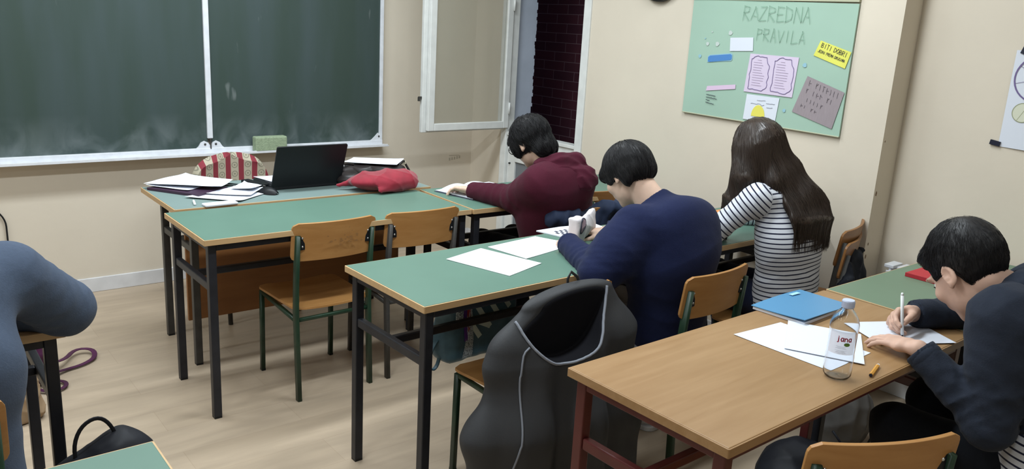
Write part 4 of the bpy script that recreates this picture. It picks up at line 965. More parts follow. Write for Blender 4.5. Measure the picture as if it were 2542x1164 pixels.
MB().tube(loc(zp, jk), .0035, 6).build('seam_piping', M['pipe'], jk, smooth=True)
MB().tube(loc([(1.735, 1.815, .79), (1.732, 1.815, .83), (1.745, 1.815, .852), (1.775, 1.815, .83), (1.795, 1.815, .785)], jk), .004, 8, flat=(.010, .004)).build('hanger_loop', M['jgrey'], jk, smooth=True)

# ------------------------------------------------------------------ brown desk
GS = 'white sheets on the brown desk'
paper('printed_sheet', [(1.956, 1.322), (2.180, 1.310), (2.190, 1.020), (1.963, 1.012)], M['paper'], ZD, 'printed white sheet at the bottom of the pile, left side, on the brown desk', GS, curl=.001, seed=3)
p2 = paper('plain_sheet', [(2.205, 1.300), (1.990, 1.172), (2.085, .982), (2.300, 1.110)], M['paper'], ZD+.0015, 'tilted white sheet behind the water bottle on the brown desk', GS, curl=.0008, seed=4, thick=.0015)
paper('answer_sheet', [(2.36, 1.20), (2.585, 1.08), (2.50, .915), (2.275, 1.035)], M['paper'], ZD+.0025, 'white sheet under the hands of the writing boy', GS, curl=.0008, seed=5)
bl = thing('blue_notebook', 'blue covered notebook at the back edge of the brown desk', 'notebook', (2.36, 1.35, ZD))
MB().prism([(-.150, .085), (-.140, -.098), (.132, -.082), (.148, .098)], .0, .010).build('pages', M['paper'], bl, bevel=.001)
MB().grid(lambda u, v: (-.153+.303*u+.006*(1-v), -.102+.012*u+.192*v-.0*u, .0125+.010*(1-u)**2*(1-v)**2+.004*math.sin(3*u)), 14, 12, thick=.002).build('cover', mat('blue_cover', (.085, .25, .44), .35, .5), bl, smooth=False)
MB().grid(lambda u, v: (.045+.05*u, .066+.015*v, .0195), 2, 2).build('label', mat('pale_label', (.35, .62, .85), .5), bl)
paper('white_slip', [(2.285, 1.400), (2.38, 1.425), (2.38, 1.40), (2.30, 1.37)], M['paper'], ZD, 'narrow white slip sticking out under the blue notebook', None, curl=.0, seed=4)
rn = thing('red_notebook', 'red hardcover notebook on the green desk near the right wall', 'notebook', (3.09, 1.09, ZD))
MB().box((.004, .002, .002), (.196, .268, .012)).build('pages', M['paper'], rn); MB().prism(rrect(0, 0, .20, .27, .004), .012, .015).build('front_cover', mat('red_cover', (.42, .025, .035), .5, .3), rn, bevel=.0008); MB().prism(rrect(0, 0, .20, .27, .004), 0, .002).build('back_cover', M['paper'], rn)
MB().box((-.004, 0, .0), (.002, .27, .0155)).build('spine', mat('red_spine', (.36, .02, .03), .5), rn, bevel=.001)
ps = thing('pencil_stub', 'short yellow-orange pencil stub beside the water bottle', 'pencil', (2.025, .932, ZD+.0055), math.radians(-74))
MB().tube([(0, 0, 0), (0, .082, 0)], .0052, 6).build('shaft', mat('pencil_yellow', (.62, .30, .05), .45), ps); MB().tube([(0, .082, 0), (0, .092, 0)], [.0052, .0035], 6).build('cut_end', M['paper'], ps); MB().tube([(0, -.001, 0), (0, -.003, 0)], .0048, 6).build('dark_end', M['ink'], ps)
# water bottle
bt = thing('water_bottle', 'small clear plastic water bottle with a pale cap on the brown desk', 'bottle', (1.945, .985, ZD), math.radians(-152))
prof = [(.001, .004), (.022, .001), (.030, .003), (.0355, .012), (.0362, .03), (.0358, .062), (.0345, .072), (.0350, .080), (.0350, .128), (.0365, .138), (.0362, .150), (.0320, .166), (.0225, .182), (.0150, .190), (.0125, .194), (.0122, .206)]
pr2 = prof+[(.0113, .206), (.0115, .194), (.014, .1885), (.0215, .181), (.031, .165), (.0352, .150), (.0355, .138), (.034, .128), (.034, .080), (.0335, .072), (.0348, .062), (.0352, .03), (.0345, .013), (.029, .006), (.022, .004), (.001, .007)]
M['pet'] = mat('clear_plastic', (.93, .95, .97), .04, .5, trans=1.0, ior=1.30); M['water'] = mat('water', (.95, .97, 1), .0, .5, trans=1.0, ior=1.33)
bp_ = MB().lathe(pr2, 40, caps=False).build('bottle_body', M['pet'], bt, smooth=True)
f = MB(); f.lathe([(.0150, .194), (.0158, .196), (.0158, .212), (.0145, .2145), (.001, .215)], 30)
for k in range(30): a = 2*PI*k/30; f.box((.0154, -.0006, .197), (.0164, .0006, .211), M4=Matrix.Rotation(a, 4, 'Z'))
f.build('cap', mat('pale_cap', (.50, .56, .72), .4), bt, smooth=False)
M['label'] = mat('translucent_label', (.66, .60, .64), .5, .3, alpha=.5)
def lab(u, v, R_=.0356): a = (u-.5)*2.0; return (R_*math.cos(a), R_*math.sin(a), .075+v*.063)
MB().grid(lambda u, v: lab(u, v), 24, 4).build('label', M['label'], bt, smooth=True)
def on_bottle(mb, R_):   # wrap flat strokes round the bottle
    mb.v = [((R_+y_)*math.cos(x_/R_), (R_+y_)*math.sin(x_/R_), z_) for x_, y_, z_ in mb.v]; return mb
f = MB(); strokes(f, 'jana', (-.013, .0006, .112), (1, 0, 0), (0, 0, 1), .0135, .0026, gap=1.0); on_bottle(f, .0362).build('brand_lettering', mat('label_red', (.30, .02, .05), .5), bt)
f = MB(); f.add([(.0125+.0075*math.cos(2*PI*k/16), .0008, .104+.005*math.sin(2*PI*k/16)) for k in range(16)], [tuple(range(16))]); on_bottle(f, .0362).build('green_emblem', mat('label_green', (.10, .20, .04), .5), bt)
f = MB()
for k in range(8): 
    for j in range(8): f.add([(-.014+.0034*j, .0006, .097-.0027*k), (-.011+.0034*j, .0006, .097-.0027*k), (-.011+.0034*j, .0006, .0976-.0027*k), (-.014+.0034*j, .0006, .0976-.0027*k)], [(0, 1, 2, 3)]) if not (k == 3 or (j in (0, 7) and k % 2)) else None
on_bottle(f, .0362).build('small_print', M['greyink'], bt)

# ------------------------------------------------------------------ papers on the right middle desk and on the balcony-side desk
slab('orange_folder', [(3.19, 2.30), (3.19, 2.46), (3.42, 2.46), (3.42, 2.20), (3.26, 2.20)], ZD, .004, mat('orange_card', (.72, .30, .10), .6), 'orange folder at the back of the desk in front of the long haired student', 'folder')
paper('exam_sheet', [(2.82, 2.22), (2.86, 2.36), (3.10, 2.34), (3.06, 2.16)], M['paper'], ZD, 'white sheet under the arm of the long haired student', None, curl=.002, seed=8)
ob = thing('open_book', 'open book with white pages under the left hand of the maroon hooded student', 'book', (2.52, 3.35, ZD), math.radians(12))
for s in (-1, 1):
    MB().grid(lambda u, v, s=s: (s*(.004+u*.205), (v-.5)*.26, .004+.022*math.sin(PI*min(1, u*1.15+.08))**.8*(1-u*.55)+.001), 14, 4, thick=.003).build('page_block', M['paper'], ob, smooth=False)
MB().box((-.215, -.135, 0), (.215, .135, .002)).build('cover', mat('dark_cover', (.07, .08, .11), .5), ob)

# ------------------------------------------------------------------ bags on the floor
M['nyl'] = mat('black_nylon', (.008, .009, .013), .6, .3, var=.3, vscale=9, bump=.15, bscale=30)
kb = thing('black_backpack', 'black backpack with a carrying loop on the floor at the lower left', 'backpack', (.41, 2.17, 0))
kf = And(Disp(U([ECap((.40, 2.17, .06), (.40, 2.17, .34), (.145, .10), (.125, .085), (1, 0, 0)), Ell((.445, 2.15, .43), (.088, .08, .085)), Ell((.35, 2.14, .38), (.08, .08, .08))], .06), folds(7, .010, 5, None, 4)), Plane((0, 0, .003), (0, 0, -1)), .01)
soft('bag_body', kf, (.22, 2.0, -.01), (.66, 2.34, .53), .007, M['nyl'], kb, 1)
MB().tube(smoothp([(-.065, -.02, .42), (-.075, -.02, .49), (-.055, -.02, .545), (-.015, -.02, .565), (.015, -.02, .54), (.035, -.02, .48)]), .005, 8, flat=(.010, .005)).build('carry_loop', M['nyl'], kb, smooth=True)
f = MB(); f.tube(loc(surf_curve([(.33+.02*k, 2.05, .40+.035*math.sin(PI*k/12)) for k in range(13)], Off(kf, .001)), kb), .003, 6); f.build('zip', M['black'], kb, smooth=True)
M['plum'] = mat('plum_nylon', (.060, .012, .045), .55, .3, var=.3, vscale=9, bump=.15, bscale=30)
pk = thing('plum_backpack', 'plum coloured backpack lying under the left desk with its straps on the floor', 'backpack', (.42, 3.78, 0))
pf = And(Disp(U([Box((.36, 3.76, .12), (.17, .11, .12), rz3(.3), .05)], .03), folds(8, .012, 5, None, 4)), Plane((0, 0, .003), (0, 0, -1)), .01)
soft('bag_body', pf, (.12, 3.55, -.01), (.62, 3.98, .28), .008, M['plum'], pk, 1)
MB().tube(smoothp([(.10, .03, .06), (.183, .10, .035), (.25, .235, .025), (.32, .20, .025), (.315, .12, .012), (.25, .065, .010), (.17, .045, .010), (.10, -.02, .03)]), .004, 8, flat=(.022, .004), upv=(0, 0, 1)).build('strap', M['plum'], pk, smooth=True)
MB().tube(smoothp([(.02, -.10, .02), (.06, -.15, .012), (.10, -.17, .012), (.145, -.14, .012), (.15, -.09, .012), (.12, -.06, .012)]), .004, 8, flat=(.018, .004), upv=(0, 0, 1)).build('strap', M['plum'], pk, smooth=True)
M['kraft'] = mat('brown_kraft_paper', (.33, .23, .14), .8, .2, var=.15, vscale=14)
kr = thing('paper_bag', 'crumpled brown paper bag on the floor under the left desk', 'paper bag', (.36, 3.42, 0))
kpf = And(Disp(ECap((.36, 3.42, .03), (.355, 3.42, .24), (.105, .06), (.09, .035), (1, .1, 0)), folds(12, .016, 6, None, 5, sharp=3)), Plane((0, 0, .003), (0, 0, -1)), .004)
soft('bag_body', kpf, (.2, 3.3, -.01), (.54, 3.54, .32), .006, M['kraft'], kr, 0)
f = MB().grid(lambda u, v: (-.07+.06*u, -.085-.012*math.sin(3*v+u), .02+.10*v), 6, 8, thick=.001).build('white_label', mat('shiny_label', (.6, .6, .62), .25, .6), kr)
bo = thing('black_patterned_bag', 'black bag with an olive swirl print on the floor under the brown desk', 'bag', (2.50, 1.36, 0))
bof = And(Disp(U([Ell((2.50, 1.36, .10), (.17, .13, .13)), Ell((2.40, 1.32, .08), (.12, .10, .09))], .04), folds(9, .012, 5, None, 4)), Plane((0, 0, .003), (0, 0, -1)), .01)
soft('bag_body', bof, (2.2, 1.15, -.01), (2.75, 1.56, .26), .008, M['nyl'], bo, 1)
M['olive'] = mat('olive_print', (.13, .13, .085), .7)
for k, (dx, dz, a0) in enumerate(((0, .0, .3), (.05, .03, 1.6))):
    zp = surf_curve([(2.42+dx+.035*math.cos(a0+2.6*q/8), 1.20, .13+dz+.025*math.sin(a0+2.6*q/8)) for q in range(9)], Off(bof, .001))
    MB().tube(loc(zp, bo), .006, 6, flat=(.016, .003)).build('swirl_print', M['olive'], bo, smooth=True)
gb = thing('grey_floor_bag', 'grey bag on the floor beneath the joined desks', 'bag', (3.04, 1.50, 0))
gf = And(Disp(Ell((3.05, 1.50, .12), (.16, .12, .16)), folds(10, .012, 5, None, 4)), Plane((0, 0, .003), (0, 0, -1)), .01)
soft('bag_body', gf, (2.8, 1.33, -.01), (3.3, 1.68, .32), .008, mat('grey_nylon', (.10, .095, .09), .6, .3, var=.2), gb, 1)
MB().tube([(-.15, -.06, .12), (-.12, -.11, .05), (-.02, -.135, .03), (.10, -.11, .06)], .005, 8).build('seam', M['nyl'], gb, smooth=True)
def drape(name, label, cxy, rot, w, z0, z1, m, seed, parts=()):
    """garment folded over a chair back"""
    t = thing(name, label, 'jacket', (cxy[0], cxy[1], z0)); R_ = rz3(rot); X_ = np.array(R_[0]); c0 = A(*cxy, 0)
    it = [ECap(c0+A(0, 0, z1-.035), c0+A(0, 0, (z0+z1)/2), (w*.5, .045), (w*.56, .065), X_), ECap(c0+A(0, 0, (z0+z1)/2), c0+A(0, 0, z0+.05), (w*.56, .065), (w*.52, .07), X_)]
    for (u, v, z, r_) in parts: it.append(Ell(c0+X_*u+np.array(R_[1])*v+A(0, 0, z), r_))
    f_ = Disp(U(it, .04), sumfn(folds(seed, .018, 4.5, tuple(X_), 3, .35), folds(seed+1, .010, 6, None, 4)))
    soft('cloth', f_, (cxy[0]-w, cxy[1]-.3, z0-.05), (cxy[0]+w, cxy[1]+.3, z1+.1), .007, m, t, 1); return t
M['jnavy'] = mat('navy_jacket', (.020, .030, .062), .7, .2, var=.2, vscale=8); M['jdark'] = mat('blackish_jacket', (.012, .014, .020), .7, .2, var=.2, vscale=8)
drape('navy_jacket', 'navy jacket bunched over the chair back behind the maroon hooded student', (2.69, 2.725), 0, .46, .40, .80, M['jnavy'], 41, ((.20, -.03, .775, (.12, .06, .05)), (-.16, -.03, .755, (.12, .06, .06))))
drape('dark_jacket', 'blackish jacket hanging on the worn chair backrest by the right wall', (3.385, 1.725), math.radians(20), .32, .30, .735, M['jdark'], 51, ((.08, -.03, .42, (.16, .08, .14)), (-.06, -.05, .48, (.12, .06, .12))))
# ------------------------------------------------------------------ people
def skin_mat(name, c):
    m = mat(name, c, .5, .35, var=.06, vscale=30); b = m.node_tree.nodes['Principled BSDF']
    b.inputs['Subsurface Weight'].default_value = .12; b.inputs['Subsurface Radius'].default_value = (.012, .005, .003); b.inputs['Subsurface Scale'].default_value = .6
    return m
M['skin'] = skin_mat('skin', (.56, .36, .275)); M['skin2'] = skin_mat('fair_skin', (.62, .43, .33))
M['lip'] = mat('lips', (.42, .17, .15), .5); M['eyew'] = mat('eye_white', (.7, .7, .68), .2); M['iris'] = mat('iris_brown', (.05, .025, .015), .2)
M['hairblack'] = mat('black_hair', (.0120, .0112, .0125), .50, .35); M['hairbrown'] = mat('dark_brown_hair', (.036, .024, .018), .34, .5)
def cloth(name, c, var=.10, rough=.85): return mat(name, c, rough, .10, var=.05, vscale=90, bump=.2, bscale=260, sheen=.05)
M['c_navy'] = cloth('navy_sweatshirt', (.0105, .0150, .048)); M['c_maroon'] = cloth('maroon_sweatshirt', (.060, .0095, .020)); M['c_boy'] = cloth('charcoal_blue_sweatshirt', (.020, .025, .038)); M['c_left'] = cloth('grey_blue_sweatshirt', (.062, .083, .125))
M['c_dark'] = cloth('black_trousers', (.008, .009, .012)); M['c_light'] = cloth('light_grey_trousers', (.36, .39, .45)); M['c_jeans'] = cloth('dark_blue_jeans', (.015, .020, .045)); M['shoe'] = mat('white_shoe', (.55, .55, .55), .6); M['shoed'] = mat('dark_shoe', (.02, .02, .022), .5); M['sole'] = mat('sole', (.5, .5, .5), .7)
def pattern_mat(name, ca, cb, period, duty):
    m = mat(name, ca, .85, .15, sheen=.2); nt = m.node_tree; N = nt.nodes; L = nt.links; b = N['Principled BSDF']
    at = N.new('ShaderNodeAttribute'); at.attribute_name = 'pat'
    a = N.new('ShaderNodeMath'); a.operation = 'MULTIPLY'; a.inputs[1].default_value = 1/period; L.new(at.outputs['Fac'], a.inputs[0])
    f = N.new('ShaderNodeMath'); f.operation = 'FRACT'; L.new(a.outputs[0], f.inputs[0]); l = N.new('ShaderNodeMath'); l.operation = 'LESS_THAN'; l.inputs[1].default_value = duty; L.new(f.outputs[0], l.inputs[0])
    x = N.new('ShaderNodeMix'); x.data_type = 'RGBA'; x.inputs['A'].default_value = (*ca, 1); x.inputs['B'].default_value = (*cb, 1); L.new(l.outputs[0], x.inputs['Factor']); L.new(x.outputs['Result'], b.inputs['Base Color']); return m
M['stripes'] = pattern_mat('navy_striped_jersey', (.60, .62, .67), (.010, .012, .035), .0205, .27)

class Head:
    def __init__(s, c, yaw, pitch, roll=0, sc=1.0):
        y, p, r = map(math.radians, (yaw, pitch, roll))     # yaw: turn left positive; pitch: look down positive; roll: tilt towards left shoulder positive
        Rm = Matrix.Rotation(y, 3, 'Z') @ Matrix.Rotation(-p, 3, 'X') @ Matrix.Rotation(-r, 3, 'Y')
        s.M = np.array(Rm); s.c = A(*c); s.R = s.M.T; s.s = sc
    def w(s, x, y, z): return s.c+s.M@(np.array((x, y, z))*s.s)
    def d(s, x, y, z): return s.M@np.array((x, y, z), float)
    def ell(s, c, r, tilt=None):
        R_ = s.R
        if tilt is not None:
            T_ = np.array(Matrix.Rotation(math.radians(tilt[0]), 3, tilt[1])); R_ = T_.T@s.R
        return Ell(s.w(*c), np.array(r)*s.s, R_)
    def cap(s, a, b, ra, rb): return Cap(s.w(*a), s.w(*b), ra*s.s, rb*s.s)
    def box(s, c, h, r=.01): return Box(s.w(*c), np.array(h)*s.s, s.R, r*s.s)
    def prims(s):
        P_ = [s.ell((0, -.008, .030), (.0735, .094, .084)), (s.ell((0, .028, -.028), (.060, .066, .080)), .03), (s.ell((0, .020, -.062), (.050, .056, .045)), .02), (s.ell((0, .068, -.093), (.021, .018, .017)), .025),
              (s.cap((0, .086, .016), (0, .103, -.020), .0075, .0108), .012), (s.ell((0, .098, -.026), (.0165, .011, .008)), .008), (s.ell((0, .087, .030), (.052, .012, .010)), .015),
              (s.ell((.036, .070, -.022), (.024, .018, .020)), .02), (s.ell((-.036, .070, -.022), (.024, .018, .020)), .02), (s.ell((0, .084, -.050), (.026, .014, .016)), .014)]
        h = U(P_, .02)
        for sx_ in (-1, 1): h = Cut(h, s.ell((sx_*.031, .098, .008), (.017, .014, .012)), .010)
        h = Cut(h, s.ell((0, .104, -.0535), (.024, .010, .0016)), .003)
        it = [h]
        for sx_ in (-1, 1):
            ear = Cut(s.ell((sx_*.079, -.006, -.006), (.0070, .0175, .029), (sx_*-14, 'Z')), s.ell((sx_*.086, -.003, -.004), (.0075, .0115, .021), (sx_*-14, 'Z')), .003)
            it.append((ear, .004)); it.append((s.cap((sx_*.070, .0, -.008), (sx_*.077, .001, -.012), .008, .006), .006)); it.append((s.ell((sx_*.077, .004, -.030), (.006, .008, .009)), .004))
        return it
    def eyes(s, parent, lid=.55):
        for sx_ in (-1, 1):
            c = s.w(sx_*.031, .0755, .007)-np.array(parent.location)
            MB().ell(tuple(c), (.0112*s.s,)*3, 16).build('eye', M['eyew'], parent, smooth=True)
            c2 = s.w(sx_*.031, .0755+.0068, .007-.0050)-np.array(parent.location); MB().ell(tuple(c2), (.0056*s.s,)*3, 12).build('iris', M['iris'], parent, smooth=True)
        for sx_ in (-1, 1):
            pts = [tuple(s.w(sx_*(.031-.015+.030*k/6), .0868-.003*abs(k-3)/3-(.004 if k > 4 else 0), .005-.004*math.sin(PI*k/6))-np.array(parent.location)) for k in range(7)]
            MB().tube(pts, .0014*s.s, 6).build('eyelash', M['hairblack'], parent, smooth=True)
            pts = [tuple(s.w(sx_*(.031-.020+.040*k/6), .094-.010*(k/6)**2, .030+.005*math.sin(PI*k/6))-np.array(parent.location)) for k in range(7)]
            MB().tube(pts, [.001, .0022, .0028, .0028, .0026, .002, .001], 6).build('eyebrow', M['hairblack'], parent, smooth=True)
def hand(W, D, Nn, side, curl, thumb=(.75, .45), sc=1.0, spread=.10, bend2=1.0):
    """side=+1 if the thumb lies towards D x N. curl: list of 4 base bend angles (index first)"""
    W = A(*W); D = nz(D); Nn = np.array(Nn, float); Nn = nz(Nn-D*(Nn@D)); T = np.cross(D, Nn)*side
    k = sc; it = [(ECap(W+D*.002*k, W+D*.040*k, (.026*k, .018*k), (.036*k, .0155*k), T), .012), (ECap(W+D*.040*k, W+D*.076*k, (.037*k, .0155*k), (.037*k, .0125*k), T), .012)]
    L = [.072, .080, .074, .058]; off = [.0275, .0095, -.0090, -.0265]; fwd = [.078, .083, .079, .070]; r0 = [.0088, .0090, .0086, .0078]
    ends = []
    for i in range(4):
        p = W+D*fwd[i]*k+T*off[i]*k-Nn*.002*k; a = curl[i]; d0 = nz(D+T*off[i]*spread/.0275)
        seg = [.46, .30, .24]; it.append((Cap(W+D*.045*k+T*off[i]*.8*k, p, .010*k, r0[i]*k*1.08), .006))
        for q in range(3):
            d = nz(d0*math.cos(a)+Nn*math.sin(a)); e = p+d*L[i]*seg[q]*k
            it.append((Cap(p, e, r0[i]*(1.0-.10*q)*k, r0[i]*(.94-.12*q)*k), .0035)); p = e; a += curl[i]*.75*bend2+.12
        ends.append(p)
    b = W+D*.018*k+T*.022*k+Nn*.006*k; m_ = b+nz(D*thumb[0]+T*(1-thumb[0])*1.3+Nn*thumb[1])*.044*k; e1 = m_+nz(D*(thumb[0]+.12)+T*.15+Nn*thumb[1]*.9)*.033*k; e2 = e1+nz(D*(thumb[0]+.25)-T*.12+Nn*thumb[1]*.9)*.026*k
    it += [(Cap(b, m_, .0155*k, .0115*k), .012), (Cap(m_, e1, .0108*k, .0098*k), .004), (Cap(e1, e2, .0098*k, .0076*k), .004)]
    return it, ends, e2
def wristcut(W, D, r=.10):
    W = A(*W); D = nz(D); return And(Ell(W+D*(r*.95), (r, r, r)), Plane(W, -D), .002)
def person(label, P, Ch, N_, SL, SR, EL, WL, ER, WR, head, hL=None, hR=None, lo=None, hi=None, h=.0045, skin=None, knees=None, feet=None, torsoW=(.150, .110, .175, .115)):
    t = thing('person', label, 'person', (P[0], P[1], 0))
    it = [ECap(P, Ch, (torsoW[0]*.85, torsoW[1]*.85), (torsoW[2]*.85, torsoW[3]*.85), (1, 0, 0)), (ECap(Ch, (A(*SL)+A(*SR))/2, (.14, .09), (.13, .06), A(*SR)-A(*SL)), .05),
          (Cap(SL, SR, .045, .045), .05), (Cap(A(*N_)-A(0, 0, .05), head.w(0, -.030, -.045), .052, .050), .03), (Cap(A(*N_), head.w(0, -.015, -.02), .050, .050), .02)]
    for S_, E_, W_ in ((SL, EL, WL), (SR, ER, WR)):
        it += [(Cap(S_, E_, .044, .036), .02), (Cap(E_, W_, .036, .0245), .015)]
    P = A(*P)
    if knees:
        for s_, K_, F_ in zip((-1, 1), knees, feet): it += [(Cap(P+A(s_*.08, 0, -.02), K_, .068, .05), .03), (Cap(K_, F_, .048, .034), .02)]
    it += [(p, k_) for p, k_ in [(q if isinstance(q, tuple) else (q, .004)) for q in head.prims()]]
    for hh in (hL, hR):
        if hh: it += hh
    soft('body', U(it, .02), lo, hi, h, skin or M['skin'], t, 1)
    head.eyes(t)
    return t
def folds_arm(S_, E_, W_, seed, amp=.010):
    S_, E_, W_ = A(*S_), A(*E_), A(*W_)
    return sumfn(folds(seed, amp, 9, nz(W_-E_), 3, .35, [(E_+(W_-E_)*.25, .10, 1), (E_+(W_-E_)*.7, .08, .6)], 1.6), folds(seed+1, amp, 8, nz(E_-S_), 3, .4, [(E_+(S_-E_)*.25, .10, 1), (S_, .09, .6)], 1.6))
def top_sdf(P, Ch, N_, SL, SR, EL, WL, ER, WR, head, tw=(.165, .125, .195, .130), arm=(.072, .062, .058, .044), sh=.066, seed=1, hem=.0, neckr=.062, fold=.009, nk=None, cuffs=(True, True), extra=()):
    cS = (A(*SL)+A(*SR))/2
    it = [ECap(A(*P)+A(0, 0, .02-hem), Ch, (tw[0], tw[1]), (tw[2], tw[3]), (1, 0, 0)), (ECap(Ch, cS, (tw[2], tw[3]*.95), (.150, .082), A(*SR)-A(*SL)), .07), (Cap(SL, SR, sh, sh), .06), (Cap(cS, N_, .085, .066), .05)]
    for S_, E_, W_ in ((SL, EL, WL), (SR, ER, WR)): it += [(Cap(S_, E_, arm[0], arm[1]), .03), (Cap(E_, W_, arm[2], arm[3]), .02)]
    it += list(extra)
    f = U(it, .03)
    fn = [folds_arm(SL, EL, WL, seed, fold), folds_arm(SR, ER, WR, seed+5, fold), folds(seed+9, fold*.9, 4.5, (.1, .1, 1), 3, .35, [(A(*P)+A(0, 0, .10), .20, 1), (Ch, .18, .35)], 1.6), folds(seed+11, fold*.6, 5, (.6, 0, .8), 3, .5, [(SL, .14, 1), (SR, .14, 1)])]
    f = Disp(f, sumfn(*fn))
    nc = A(*N_) if nk is None else A(*nk)
    f = Cut(f, Cap(nc-nz(head.w(0, 0, 0)-nc)*.0, head.w(0, 0, .0), neckr, neckr+.01), .012)
    for W_, E_, on in ((WL, EL, cuffs[0]), (WR, ER, cuffs[1])):
        if on: d = nz(A(*W_)-A(*E_)); f = Cut(f, wristcut(A(*W_)-d*.008, d), .003)
    return f
def cuff(name, E_, W_, r, m, t, back=.055):
    E_, W_ = A(*E_), A(*W_); d = nz(W_-E_); o = np.array(t.location)
    p = [tuple(W_-d*back-o), tuple(W_-d*back*.5-o), tuple(W_-d*.006-o), tuple(W_-d*.006-o), tuple(W_-d*.02-o)]
    MB().tube(p[:3], [r*.90, r*1.05, r*.97], 24).build(name, m, t, smooth=True)
def legs(t, P, knees, feet, m, ms, r=(.088, .066, .060, .050), seed=3, lo=None, hi=None):
    P = A(*P); it = [ECap(P+A(-.05, 0, .0), P+A(.05, 0, .0), (.11, .115), (.11, .115), (0, 1, 0))]
    for s_, K_, F_ in zip((-1, 1), knees, feet): it += [(Cap(P+A(s_*.075, .03, -.005), K_, r[0], r[1]), .04), (Cap(K_, A(*F_)+A(0, 0, .03), r[2], r[3]), .03)]
    f_ = Disp(U(it, .03), folds(seed, .007, 6, (0, .5, 1), 4, .5)); f_ = And(f_, Plane((0, 0, .06), (0, 0, -1)), .01)
    pts = np.array([P]+[A(*k) for k in knees]+[A(*k) for k in feet]); lo = pts.min(0)-A(.2, .2, .12); hi = pts.max(0)+A(.2, .2, .2)
    soft('trousers', f_, lo, hi, .009, m, t, 1)
    for F_ in feet:
        F_ = A(*F_); sf = And(U([ECap(F_+A(0, -.02, -.03), F_+A(.01, .13, -.045), (.042, .045), (.045, .032), (1, 0, 0)), Cap(F_+A(0, -.03, -.02), F_+A(0, -.02, .02), .042, .045)], .03), Plane((0, 0, .004), (0, 0, -1)), .01)
        soft('shoe', sf, F_+A(-.08, -.12, -.12), F_+A(.08, .22, .10), .007, ms, t, 1)
        MB().prism(rrect(F_[0]-.044-t.location.x, F_[1]-.08-t.location.y, F_[0]+.048-t.location.x, F_[1]+.175-t.location.y, .04), 0, .022).build('sole', M['sole'], t, bevel=.004)
def hair_cap(H, top=(.082, .102, .094), c=(0, -.012, .034), cuts=(), extra=(), k=.012):
    f = U([H.ell(c, top)]+list(extra), .02)
    for q in cuts: f = Cut(f, q, k)
    return f
def roots_on(f, lo, hi, n, seed, test=None):
    r = np.random.RandomState(seed); P = r.uniform(lo, hi, (n*6, 3)); 
    for _ in range(3): P = P-grad(f, P)*f(P)[:, None]
    m = np.abs(f(P)) < .002
    if test is not None: m &= test(P)
    return P[m][:n]

# ---------- boy in the dark hooded sweatshirt at the brown desk
HB = Head((2.432, .895, 1.004), -21, 48, 4, 1.12)
b = dict(P=(2.47, .58, .50), Ch=(2.48, .63, .80), N_=(2.47, .765, .965), SL=(2.315, .735, .925), SR=(2.66, .78, .93), EL=(2.250, .705, .655), WL=(2.243, .915, .800), ER=(2.80, .93, .80), WR=(2.520, 1.065, .805))
hl, el, tl = hand(b['WL'], (.17, .98, -.10), (0, -.12, -1), -1, [.12, .14, .16, .20], thumb=(.6, .25), sc=1.08, spread=.16)
hr, er, tr = hand(b['WR'], (-.95, .22, -.02), (-.25, -.78, -.50), 1, [.50, .80, .98, 1.08], thumb=(.78, .42), sc=1.08, spread=.0)
kB = [(2.35, .99, .505), (2.60, 1.00, .52)]; fB = [(2.40, .98, .085), (2.66, .96, .085)]
tB = person('boy in a charcoal hooded sweatshirt bent over the brown desk, writing with a white pen', **b, head=HB, hL=hl, hR=hr, lo=(2.0, .35, .0), hi=(3.0, 1.30, 1.25), h=.0036, knees=kB, feet=fB)
ft = top_sdf(**b, head=HB, tw=(.165, .125, .195, .14), arm=(.102, .070, .060, .045), sh=.085, seed=103, fold=.013, nk=(2.455, .79, .985))
soft('hooded_sweatshirt', ft, (2.0, .35, .36), (3.0, 1.2, 1.16), .0055, M['c_boy'], tB, 1)
hood = Disp(U([Cap((2.375, .800, .955), (2.425, .745, 1.005), .030, .042), Cap((2.425, .745, 1.005), (2.52, .70, 1.025), .042, .050), Cap((2.40, .72, 1.00), (2.49, .66, 1.01), .040, .050), Cap((2.49, .66, 1.01), (2.60, .70, 1.0), .050, .045), Cap((2.40, .72, 1.0), (2.385, .79, .965), .038, .026), Cap((2.60, .70, 1.0), (2.60, .80, .96), .045, .026), Ell((2.52, .61, .955), (.12, .055, .08))], .03), folds(77, .010, 6, (1, .4, 0), 3, .4))
soft('hood', hood, (2.28, .48, .82), (2.74, .88, 1.12), .005, M['c_boy'], tB, 1)
cuff('cuff', b['EL'], b['WL'], .044, M['c_boy'], tB, .06); cuff('cuff', b['ER'], b['WR'], .044, M['c_boy'], tB, .06)
legs(tB, b['P'], kB, fB, M['c_dark'], M['shoed'])
uz = U([ECap((2.465, .585, .49), (2.47, .60, .58), (.190, .150), (.185, .145), (1, 0, 0))], .02)
soft('striped_undershirt', And(uz, Plane((0, 0, .44), (0, 0, -1)), .003), (2.2, .35, .40), (2.76, .80, .66), .006, M['stripes'], tB, 1, attr=lambda V: V[:, 2]*1.0)
hb_cuts = [HB.box((0, .118, -.020), (.12, .062, .075), .012), HB.box((0, .043, -.068), (.12, .062, .074), .010), HB.box((0, .0, -.150), (.12, .2, .085), .012)]
hbf_ = Disp(hair_cap(HB, (.083, .106, .104), (0, -.012, .038), hb_cuts, [HB.ell((0, .065, .085), (.055, .035, .030))]), folds(14, .002, 16, None, 4))
soft('hair', hbf_, HB.c-.17, HB.c+.17, .0045, M['hairblack'], tB, 1)
rt = roots_on(hbf_, HB.c-.15, HB.c+.15, 9000, 1, lambda P: ((P-HB.c)@HB.R.T)[:, 2] > -.09)
crown = HB.w(0, -.05, .12)
def nz_rows(v): return v/np.maximum(np.linalg.norm(v, axis=1), 1e-6)[:, None]
